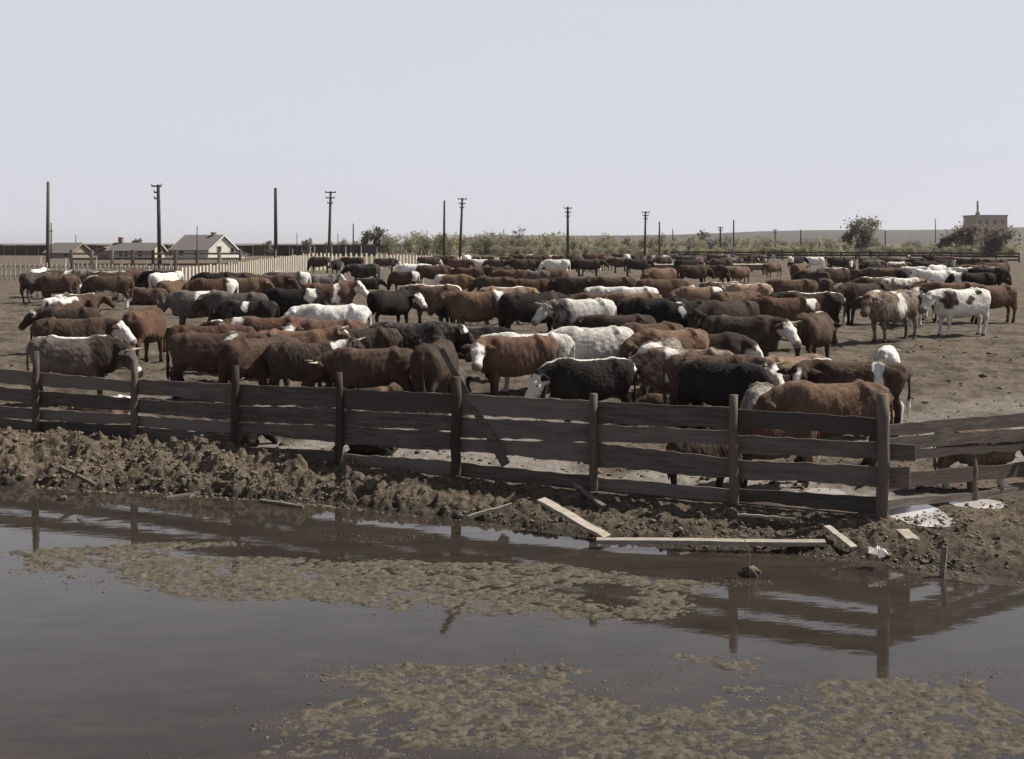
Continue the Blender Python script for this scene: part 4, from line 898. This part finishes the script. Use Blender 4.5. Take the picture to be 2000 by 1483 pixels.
# corral rails between the left pickets and the houses
def rail_fence(name, label, pts, zs, m, npost, rail=.10, group=None, over=.15, pr=.09):
    W3 = [at(px, yb) for px, yb in pts]; O = W3[0]; o = thing(name, label, 'fence', O, 0, group)
    for (a, b_) in zip(W3[:-1], W3[1:]):
        d = (b_ - a); nx, ny = -d.y / math.hypot(d.x, d.y), d.x / math.hypot(d.x, d.y)
        for z in zs:
            P = []
            for dz_ in (-rail, rail):
                for (pp, s) in ((a, 0), (b_, 0), (b_, .05), (a, .05)): P.append((pp.x + nx * s - O.x, pp.y + ny * s - O.y, pp.z + z + dz_ - O.z))
            part('rail', MB().box8(P), m, o)
        for k in range(npost + 1):
            p = a + d * (k / npost) - O
            part('post', MB().tube([(p.x, p.y - .10, p.z - .2), (p.x, p.y - .10, p.z + max(zs) + over)], [pr, pr * .85], 6), m, o)
    return o
rail_fence('corral_fence', 'dark corral rails and stout posts in front of the houses', [(140, 528), (300, 528), (470, 527)], (.5, 1.0, 1.45), M_GREYW, 4, .09, None, .35, .16)
rail_fence('corral_fence', 'low dark pen rails with close posts in the right distance', [(1236, 508), (1310, 507)], (.3, .65), M_DARKW, 14, .05, None, .12)
rail_fence('corral_fence', 'long dark pen fence across the right distance behind the far cattle', [(1310, 508), (1500, 509), (1700, 510), (1990, 514)], (.35, .75, 1.1), M_DARKW, 7, .11)
rail_fence('corral_fence', 'dark double rails beyond the feed trough left of the hay rack', [(1445, 532), (1512, 532)], (.4, .85, 1.2), M_GREYW, 3, .07)

# long dark windbreak behind the houses
p0, p1 = at(-60, 499), at(735, 500); wbf = thing('windbreak', 'long dark board windbreak behind the houses and pickets', 'fence', p0); d = p1 - p0
n = 34
for i in range(n):
    a = d * (i / n); b_ = d * ((i + .96) / n); h = 2.0 + .08 * RND.uniform(-1, 1)
    part('panel', MB().box8([(a.x, a.y, -.4), (b_.x, b_.y, -.4), (b_.x, b_.y + .15, -.4), (a.x, a.y + .15, -.4), (a.x, a.y, h), (b_.x, b_.y, h), (b_.x, b_.y + .15, h), (a.x, a.y + .15, h)]), M_DARKW, wbf)

# ------------------------------------------------------------------ houses
M_ROOF = noise_mat('grey_shingle', (.105, .095, .098), (.17, .155, .155), 4, 6, rough=.95, stretch=(1, 1, 3), bump=.3)
M_WHITE = noise_mat('whitewashed_board', (.50, .48, .45), (.62, .60, .56), 3, 4, rough=.85, stretch=(1, 1, 8), bump=.1)
M_TAN = noise_mat('tan_board', (.24, .205, .16), (.33, .285, .225), 3, 4, rough=.9, stretch=(1, 1, 6), bump=.1)
M_CREAM = noise_mat('cream_board', (.40, .36, .29), (.52, .48, .40), 3, 4, rough=.9, stretch=(1, 1, 6), bump=.1)
M_DARK = mat('dark_opening', (.022, .020, .022), .4, .4)[0]
M_BRICK = noise_mat('brick', (.19, .12, .09), (.28, .18, .14), 8, 4, bump=.2)
def gable_house(name, label, c, rz, L, Wd, hw, hr, mw, wins, chim=(), lean=None, over=.35, mg=None):
    """ridge along local x; gable ends at +-L/2; wins: (side, u, z, w, h) side 'f' local -y wall, 'g' the +x gable"""
    o = thing(name, label, 'house', c, rz); x, y = L / 2, Wd / 2
    V = [(-x, -y, -.3), (x, -y, -.3), (x, y, -.3), (-x, y, -.3), (-x, -y, hw), (x, -y, hw), (x, y, hw), (-x, y, hw), (-x, 0, hr), (x, 0, hr)]
    part('wall', MB().add(V, [(0, 1, 5, 4), (1, 2, 6, 9, 5), (2, 3, 7, 6), (3, 0, 4, 8, 7), (3, 2, 1, 0)]), mw, o)
    rf = MB(); t = .10; sl = (hr - hw) / y; xo = x + over; yo = y + over
    for s in (-1, 1):
        P = [(-xo, s * yo, hw - over * sl + .02), (xo, s * yo, hw - over * sl + .02), (xo, 0, hr + .02), (-xo, 0, hr + .02)]
        Q_ = [(p[0], p[1], p[2] + t) for p in P]
        rf.box8(P + Q_) if s < 0 else rf.box8([P[1], P[0], P[3], P[2]] + [Q_[1], Q_[0], Q_[3], Q_[2]])
    r_ = part('roof', rf, M_ROOF, o)
    for (cx, h) in chim: o2 = part('chimney', MB().box((cx, 0, hr + h / 2 - .2), (.6, .6, h + .4)).box((cx, 0, hr + h), (.72, .72, .12)), M_BRICK, r_)
    for sx in (-1, 1):                                                   # pale barge boards on the gable ends
        bb = MB()
        for s in (-1, 1):
            e = [(sx * (xo + .002), s * yo, hw - over * sl - .10), (sx * (xo + .002), 0, hr - .10), (sx * (xo + .002), 0, hr + .14), (sx * (xo + .002), s * yo, hw - over * sl + .14)]
            bb.add([(p[0] + k * sx, p[1], p[2]) for k in (0, .05) for p in e], [(0, 1, 2, 3), (4, 7, 6, 5), (0, 4, 5, 1), (1, 5, 6, 2), (2, 6, 7, 3), (3, 7, 4, 0)])
        part('bargeboard', bb, mg or mw, r_)
    for (sd_, u, z, w, h) in wins:
        if sd_ == 'f': fr_ = MB(); [fr_.box((u + dx, -y - .03, z + dz_), s_) for dx, dz_, s_ in ((-w / 2 - .06, 0, (.12, .06, h + .24)), (w / 2 + .06, 0, (.12, .06, h + .24)), (0, h / 2 + .06, (w, .06, .12)), (0, -h / 2 - .06, (w, .06, .12)))]; pn = MB().box((u, -y - .005, z), (w, .03, h)).box((u, -y - .025, z), (.05, .03, h))
        else: fr_ = MB(); [fr_.box((x + .03, u + dx, z + dz_), s_) for dx, dz_, s_ in ((-w / 2 - .06, 0, (.06, .12, h + .24)), (w / 2 + .06, 0, (.06, .12, h + .24)), (0, h / 2 + .06, (.06, w, .12)), (0, -h / 2 - .06, (.06, w, .12)))]; pn = MB().box((x + .005, u, z), (.03, w, h))
        f_ = part('window', fr_, mg or mw, o); part('pane', pn, M_DARK, f_)
    if lean:                                                             # shed roof carried down beyond the far side
        w_, drop = lean; a = (y, hw); b_ = (y + w_, hw - drop)
        part('lean_to', MB().box8([(-x, y, -.3), (x, y, -.3), (x, y + w_ - .2, -.3), (-x, y + w_ - .2, -.3), (-x, y, hw - .25), (x, y, hw - .25), (x, y + w_ - .2, hw - drop), (-x, y + w_ - .2, hw - drop)]), mw, o)
        part('roof', MB().box8([(-xo, y, hw - .20), (xo, y, hw - .20), (xo, y + w_ + .2, hw - drop - .02), (-xo, y + w_ + .2, hw - drop - .02), (-xo, y, hw - .08), (xo, y, hw - .08), (xo, y + w_ + .2, hw - drop + .1), (-xo, y + w_ + .2, hw - drop + .1)]), M_ROOF, o)
    return o
c = at(390, 505)
gable_house('cottage', 'white cottage with dark hipped looking roof and white gable beside the tall crossarm pole', (c.x, c.y + 3, c.z), R(-24), 7.0, 7.2, 1.4, 3.6, M_WHITE, [('g', -.9, 1.45, 1.1, .9), ('g', 2.4, 1.2, .9, .9), ('f', -1.6, .9, .9, .9), ('f', 1.4, .9, .9, .9)], [(1.8, .45)], (3.0, .95))
c = at(258, 505)
gable_house('cottage', 'low long cottage with cream wall, grey roof and brick chimney', (c.x, c.y + 2.5, c.z), R(-8), 7.2, 4.6, 1.25, 2.35, M_CREAM, [('f', -1.6, .7, .6, .8), ('f', -.7, .7, .5, .8), ('f', 1.6, .7, .6, .8)], [(-2.7, .9)])
c = at(205, 505)
gable_house('shed', 'small grey roofed shed against the left end of the long cottage', (c.x, c.y + 4.0, c.z), R(60), 3.2, 3.4, 1.05, 1.75, M_TAN, [('f', .0, .55, .8, .7)])
c = at(116, 505)
gable_house('barn', 'tan weathered barn with a broad roof behind the leftmost pole', (c.x, c.y + 4, c.z), R(-24), 5.2, 4.4, .95, 2.35, M_TAN, [('f', 1.5, .55, .8, .6)])
# the pale low shed far right
c = at(1747, 497)
gable_house('shed', 'pale roofed low shed in the scrub below the hills at right', (c.x, c.y, c.z), R(4), 6.5, 4, 1.5, 2.2, M_TAN, [])['category'] = 'shed'

# ------------------------------------------------------------------ tall brown mill at the right edge
c = Vector(((1924 - 1000) / F * 620, 620, 0)); ml = thing('mill', 'flat roofed brown mill with a tall stack at the right edge', 'building', c)
M_MILL = noise_mat('mill_wall', (.27, .23, .195), (.35, .30, .255), .8, 4, bump=0)
zt = zat(423, 620)
part('wall', MB().box((0, 0, zt / 2 - 1), (16, 16, zt + 2)), M_MILL, ml)
part('parapet', MB().box((0, 0, zt + .3), (16.6, 16.6, .6)), M_MILL, ml)
for i in range(4):
    for z in (zt - 3.2, zt - 7): part('window', MB().box((-5.7 + 3.8 * i, -8.05, z), (1.3, .2, 1.8)), M_DARK, ml)
part('annex', MB().box((-10, 2, zat(447, 620) / 2), (4, 12, zat(447, 620))), M_MILL, ml)
part('stack', MB().tube([((1905 - 1924) / F * 620, -3, zt), ((1905 - 1924) / F * 620, -3, zat(393, 620))], [.55, .42], 10).box(((1905 - 1924) / F * 620, -3, zt + 1), (1.6, 1.6, 2)), M_BRICK, ml)

# ------------------------------------------------------------------ poles
M_POLE = noise_mat('pole_wood', (.050, .042, .036), (.11, .092, .078), 3, 5, stretch=(2, 2, .4), bump=.2)
def pole(px, yt, yb, rad, arms, label, lean=0, Y=None, tan=0.0):
    p = at(px, yb); h = zat(yt, p.y) - p.z; s = F / p.y
    o = thing('telegraph_pole' if arms else 'wooden_pole', label, 'pole', p)
    r = rad / s; dx = lean / s
    part('pole', MB().tube([(0, 0, -.3), (dx / 2, 0, h / 2), (dx, 0, h)], [r, r * .86, r * .7], 8), M_POLE, o, True)
    for (ya, w, off) in arms:
        z = zat(ya, p.y) - p.z; x = dx * z / h; ww = w / s
        t_ = part('crossarm', MB().box((x + off / s, -r * 1.0, z), (ww, .12, .14), tan), M_POLE, o)
        for k in range(max(2, int(w // 6) & ~1)):
            n_ = max(2, int(w // 6) & ~1); u = (k / (n_ - 1) - .5) * ww * .92; part('insulator', MB().tube([(x + off / s + u * math.cos(tan), -r + u * math.sin(tan), z + .07), (x + off / s + u * math.cos(tan), -r + u * math.sin(tan), z + .22)], [.035, .05], 6), M_POLE, t_)
    return o
pole(93, 355, 534, 4.2, [], 'thick plain pole at the far left in front of the barn', 1)
pole(100, 435, 506, 1.6, [(452, 6, 0)], 'thin distant pole just right of the leftmost thick pole')
pole(312, 361, 527, 4.4, [(364, 20, -2), (376, 9, -3), (388, 8, -3)], 'tall pole with one crossarm left of the white cottage', -3)
pole(539, 367, 520, 4.0, [], 'thick plain pole standing behind the picket fence', -1)
pole(642, 374, 512, 3.2, [(376, 22, 0), (387, 17, 0), (397, 11, 0)], 'pole with three crossarms right of the plain pole behind the pickets', 4)
pole(867, 392, 506, 2.6, [], 'slim plain pole left of the leaning armed pole', 1)
pole(898, 387, 507, 2.8, [(389, 18, 0), (398, 13, 0), (406, 9, 0)], 'leaning pole with three crossarms above the pale scrub', 5)
pole(1109, 404, 506, 3.0, [(407, 16, 0), (415, 11, 0), (423, 8, 0)], 'armed pole in the centre rising behind the dark far row', 0)
pole(1259, 413, 503, 2.4, [(415, 16, 0), (421, 12, 0), (428, 8, 0)], 'armed pole above the left end of the feed trough', 2)
pole(1288, 433, 503, 2.0, [], 'short plain pole right of the armed pole above the trough')
pole(1407, 443, 500, 2.0, [(445, 11, 0), (450, 8, 0)], 'small distant pole with two arms right of the trough poles')
pole(1433, 430, 501, 1.9, [], 'slim plain pole between the small armed poles at right')
pole(1514, 448, 497, 1.6, [(450, 9, 0), (455, 6, 0)], 'small far armed pole against the hill right of the plain poles')
pole(1564, 448, 498, 1.5, [], 'thin far pole against the hill left of the lone round tree')
pole(1314, 447, 497, 1.2, [], 'hair thin far pole on the hill line right of centre')
pole(1827, 428, 497, 1.2, [], 'hair thin far pole left of the brown mill')
pole(1729, 450, 498, 1.6, [], 'thin far pole right of the lone round tree')
pole(690, 437, 500, 1.6, [], 'thin far pole in front of the bushy trees left of centre')
pole(580, 455, 501, 1.0, [], 'hair thin far pole above the windbreak')
pole(660, 456, 501, 1.0, [], 'hair thin far pole right of the three armed pole')
pole(148, 459, 503, 1.0, [], 'hair thin far pole right of the barn')
pole(984, 448, 496, 1.2, [], 'hair thin far pole above the pale scrub in the centre')
pole(1054, 458, 496, 1.0, [], 'hair thin far pole left of the centre armed pole')
pole(834, 450, 498, 1.0, [], 'hair thin far pole left of the slim plain pole')
pole(385, 441, 506, 1.1, [], 'thin far pole rising behind the white cottage roof')
p = at(1098, 588); o = link('stake', MB().tube([(p.x * 0, 0, -.1), (-.02, 0, .55), (0, 0, 1.2)], [.03, .028, .02], 7).mesh('stake', smooth=True), M_POST, None, p); tag(o, 'thin reddish stake standing among the backs in the centre of the herd', 'stake')

# ------------------------------------------------------------------ feed trough and hay rack
A, B = at(1262, 538), at(1500, 538); tr = thing('feed_trough', 'long wooden feed trough on legs heaped with pale hay in the far pen', 'trough', A); L = (B - A).length
part('side_board', MB().box((L / 2, -.42, .62), (L, .05, .36)), M_GREYW, tr); part('side_board', MB().box((L / 2, .42, .62), (L, .05, .36)), M_GREYW, tr)
part('floor_board', MB().box((L / 2, 0, .42), (L - .1, .78, .05)), M_GREYW, tr)
for x in (0.025, L - .025): part('end_board', MB().box((x, 0, .62), (.05, .78, .34)), M_PALE, tr)
for k in range(6):
    for y in (-.38, .38): part('leg', MB().box((.25 + k * (L - .5) / 5, y * 1.2, .4), (.11, .10, .82)), M_GREYW, tr)
hv = np.array([[i * L / 60, -.36 + .72 * j / 6, .70 + .10 * math.sin(math.pi * j / 6) + .10 * float(vn(np.array([i * .7]), np.array([j * .9]))[0])] for i in range(1, 60) for j in range(7)])
i3 = np.arange(59 * 7).reshape(59, 7)
hy_ = mesh_np('hay', hv, np.stack([i3[:-1, :-1], i3[1:, :-1], i3[1:, 1:], i3[:-1, 1:]], -1).reshape(-1, 4)); ho = link('hay', hy_, noise_mat('hay', (.30, .26, .17), (.48, .42, .30), 14, 5, bump=.5), None, A); tag(ho, 'pale hay heaped along the feed trough', 'hay', None, 'stuff')
p = at(1511, 540); rk = thing('hay_rack', 'white slatted hay rack with slanting poles at the right end of the trough', 'rack', p)
for z in (.35, .58, .81, 1.02): part('slat', MB().box((0, -.03, z), (.72, .05, .17)), M_WHITE, rk)
for x in (-.33, .33): part('leg', MB().box((x, .03, .55), (.08, .08, 1.1)), M_WHITE, rk)
for (x0, x1) in ((-.30, .02), (-.10, .14), (.12, .05), (.30, -.08)): part('pole', MB().tube([(x0, .05, .95), (x1, .12, 1.55)], [.03, .025], 6), M_WHITE, rk)

# ------------------------------------------------------------------ trees and scrub
def leaf_mat(name, c1, c2):
    m = noise_mat(name, c1, c2, .9, 4, rough=.8, bump=0); nt = m.node_tree; b = nt.nodes['Principled BSDF']; b.inputs['Specular IOR Level'].default_value = .1
    tr_ = nd(nt, 'ShaderNodeBsdfTranslucent'); mx_ = nd(nt, 'ShaderNodeMixShader'); mx_.inputs[0].default_value = .55
    nt.links.new(b.inputs['Base Color'].links[0].from_socket, tr_.inputs['Color']); nt.links.new(b.outputs[0], mx_.inputs[1]); nt.links.new(tr_.outputs[0], mx_.inputs[2])
    nt.links.new(mx_.outputs[0], nt.nodes['Material Output'].inputs[0]); return m
M_LEAF = leaf_mat('spring_leaf', (.18, .175, .11), (.30, .285, .18)); M_OLIVE = leaf_mat('olive_leaf', (.16, .155, .115), (.26, .25, .185)); M_RUST = leaf_mat('brown_leaf', (.15, .128, .105), (.24, .205, .17)); M_PALEL = leaf_mat('pale_leaf', (.25, .24, .16), (.38, .36, .25))
M_BARK = noise_mat('bark', (.045, .038, .032), (.10, .085, .07), 4, 4, bump=0)
def tree_parts(rnd, H, Wd, nleaf, leaf, clumps, low=.15):
    tk = MB(); tips = []
    tk.tube([(0, 0, -.3), (rnd.uniform(-.1, .1), 0, H * .3), (rnd.uniform(-.2, .2), rnd.uniform(-.2, .2), H * .7)], [H * .03, H * .022, H * .008], 7)
    for k in range(clumps):
        a = rnd.uniform(0, 6.28); zz = H * (low + (.95 - low) * (k + .5) / clumps); rr = Wd * .5 * math.sin(math.pi * min(1, .18 + .82 * (1 - abs(zz / H - .5) * 1.5))) * rnd.uniform(.2, .95)
        t = Vector((math.cos(a) * rr, math.sin(a) * rr, zz)); st = Vector((0, 0, max(.05 * H, zz - rr * .9 - .1 * H)))
        tk.tube([st, (st + t) / 2 + Vector((0, 0, .04 * H)), t], [H * .010, H * .007, H * .003], 5); tips.append(t)
    lf = MB()
    for i in range(nleaf):
        t = rnd.choice(tips); s = Wd * .17 * rnd.uniform(.3, 1)
        p = t + Vector((rnd.gauss(0, 1), rnd.gauss(0, 1), rnd.gauss(0, .8))) * s
        if p.z < .05 * H: p.z = .05 * H + rnd.uniform(0, .1) * H
        u = Vector((rnd.gauss(0, 1), rnd.gauss(0, 1), rnd.gauss(0, 1))).normalized(); v = u.cross(Vector((rnd.gauss(0, 1), rnd.gauss(0, 1), rnd.gauss(0, 1)))).normalized(); q = leaf * rnd.uniform(.6, 1.4)
        lf.add([p - u * q, p + v * q * .6, p + u * q, p - v * q * .6], [(0, 1, 2, 3)])
    return tk, lf
def tree(name, label, px, yt, yb, Wpx, nleaf, m, leaf=.28, clumps=14, group=None, seed=0, low=.15, Y=None):
    rnd = random.Random(seed + int(px)); p = at(px, yb) if Y is None else Vector(((px - 1000) / F * Y, Y, tz((px - 1000) / F * Y, Y)))
    s = F / p.y; H = zat(yt, p.y) - p.z; o = thing(name, label, 'tree' if name == 'tree' else 'shrub', p, 0, group)
    tk, lf = tree_parts(rnd, H, Wpx / s, nleaf, leaf, clumps, low); part('trunk', tk, M_BARK, o, True); part('crown', lf, m, o); return o
tree('tree', 'bushy olive tree, left of a taller pair above the pickets', 712, 450, 497, 36, 900, M_OLIVE, .26)
tree('tree', 'tallest bushy olive tree above the picket fence left of centre', 736, 443, 497, 34, 1000, M_OLIVE, .26)
tree('tree', 'lone round tree standing on the hill line at right', 1688, 429, 497, 62, 3000, M_OLIVE, .27, 24)
tree('tree', 'smaller dark tree at the left foot of the lone round tree', 1655, 452, 497, 34, 600, M_RUST, .36)
tree('tree', 'bare twiggy tree on the skyline in the centre', 1012, 446, 494, 28, 260, M_RUST, .26, 18)
tree('tree', 'faint twiggy tree on the hill line left of the centre armed pole', 1088, 452, 494, 24, 170, M_PALEL, .3, 16)
tree('tree', 'small tree on the hill line above the feed trough', 1372, 452, 495, 26, 260, M_OLIVE, .4)
tree('tree', 'broad brown tree in front of the mill, left of two', 1893, 441, 501, 60, 2400, M_RUST, .25, 22)
tree('tree', 'broad brown tree at the right edge in front of the mill', 1945, 446, 503, 66, 2400, M_RUST, .25, 22)
tree('tree', 'brown leaning bush between the shed roof and the mill trees', 1846, 460, 501, 44, 800, M_RUST, .32)
tree('tree', 'small round tree on the horizon above the low long cottage', 268, 467, 500, 22, 300, M_OLIVE, .34)
tree('tree', 'flat topped thin tree above the windbreak right of the plain pole', 600, 466, 500, 22, 200, M_RUST, .3)
tree('tree', 'thin tree on the horizon left of the plain pole above the windbreak', 524, 471, 500, 18, 200, M_RUST, .3)
# scrub: a few kinds, copied along the belt
KINDS = []
for i, (m, nl, lo_) in enumerate(((M_PALEL, 900, .02), (M_LEAF, 1000, .02), (M_OLIVE, 900, .02), (M_RUST, 800, .02), (M_PALEL, 520, .02))):
    rnd = random.Random(60 + i); o = thing('shrub', '', 'shrub', (0, 0, 0)); tk, lf = tree_parts(rnd, 4.0, 4.2, nl, .17, 16, lo_); part('trunk', tk, M_BARK, o, True); part('crown', lf, m, o); KINDS.append(o)
LAB = ['pale green shrub just coming into leaf in the scrub belt', 'yellow green leafy shrub in the scrub belt', 'olive leafy shrub in the scrub belt', 'brown twiggy shrub in the scrub belt', 'sparse pale shrub with bare stems in the scrub belt']
used = [False] * 5; rnd = random.Random(77)
spots = []
for px in range(748, 960, 11): spots.append((px + rnd.uniform(-4, 4), 455 + abs(px - 860) * .05 + rnd.uniform(-5, 9), rnd.uniform(494, 500), rnd.choice([1, 1, 2, 0, 3])))
for px in range(940, 1300, 12): spots.append((px + rnd.uniform(-5, 5), rnd.uniform(458, 470), rnd.uniform(495, 500), rnd.choice([0, 0, 4, 4, 1, 0])))
for px in range(1300, 1660, 13): spots.append((px + rnd.uniform(-6, 6), rnd.uniform(461, 475), rnd.uniform(495, 500), rnd.choice([0, 4, 4, 3, 3, 1])))
for px in range(1660, 1990, 13): spots.append((px + rnd.uniform(-6, 6), rnd.uniform(470, 484), rnd.uniform(496, 501), rnd.choice([3, 3, 4, 2])))
for px in range(650, 700, 14): spots.append((px, rnd.uniform(468, 474), 498, 2))
for px in range(960, 1990, 15): spots.append((px + rnd.uniform(-8, 8), rnd.uniform(480, 487), rnd.uniform(500, 503), rnd.choice([0, 4, 1, 3])))
for (px, yt, yb, k) in spots:
    p = at(px, yb); h = zat(yt, p.y) - p.z
    o = KINDS[k] if not used[k] else copy_tree(KINDS[k]); used[k] = True
    o.location = p; s = h / 4.0; wdt = s * rnd.uniform(.9, 1.3) * (1.0 if h > 2.5 else 1.5); o.scale = (wdt, wdt, s); o.rotation_euler = (0, 0, rnd.uniform(0, 6.28)); tag(o, LAB[k], 'shrub', LAB[k].replace(' shrub', ' shrubs', 1))
# low wood far off along the left horizon: one mass
rnd = random.Random(5); lf = MB()
for i in range(5200):
    px = rnd.uniform(-80, 900); Y = rnd.uniform(520, 640); top = 478 + 5 * float(vn(np.array([px * .035]), np.array([.5]))[0]); z = rnd.uniform(0, 1) ** .7 * (zat(top, 580))
    p = Vector(((px - 1000) / F * Y, Y, max(.2, z))); q = rnd.uniform(.3, .8); u = Vector((rnd.gauss(0, 1), rnd.gauss(0, 1), rnd.gauss(0, 1))).normalized(); v = u.cross(Vector((rnd.gauss(0, 1), rnd.gauss(0, 1), 1))).normalized()
    lf.add([p - u * q, p + v * q * .7, p + u * q, p - v * q * .7], [(0, 1, 2, 3)])
struct('far_wood', lf.mesh('far_wood'), M_RUST, 'stuff')

# ------------------------------------------------------------------ thin dusty air
m = bpy.data.materials.new('haze'); m.use_nodes = True; nt = m.node_tree; nt.nodes.clear()
out = nt.nodes.new('ShaderNodeOutputMaterial'); pv = nt.nodes.new('ShaderNodeVolumePrincipled')
pv.inputs['Color'].default_value = (.86, .86, .92, 1); pv.inputs['Density'].default_value = .00010; pv.inputs['Anisotropy'].default_value = .25
nt.links.new(pv.outputs[0], out.inputs['Volume'])
struct('haze', MB().box((0, 4500, 24), (13000, 9600, 52)).mesh('haze'), m, 'stuff')
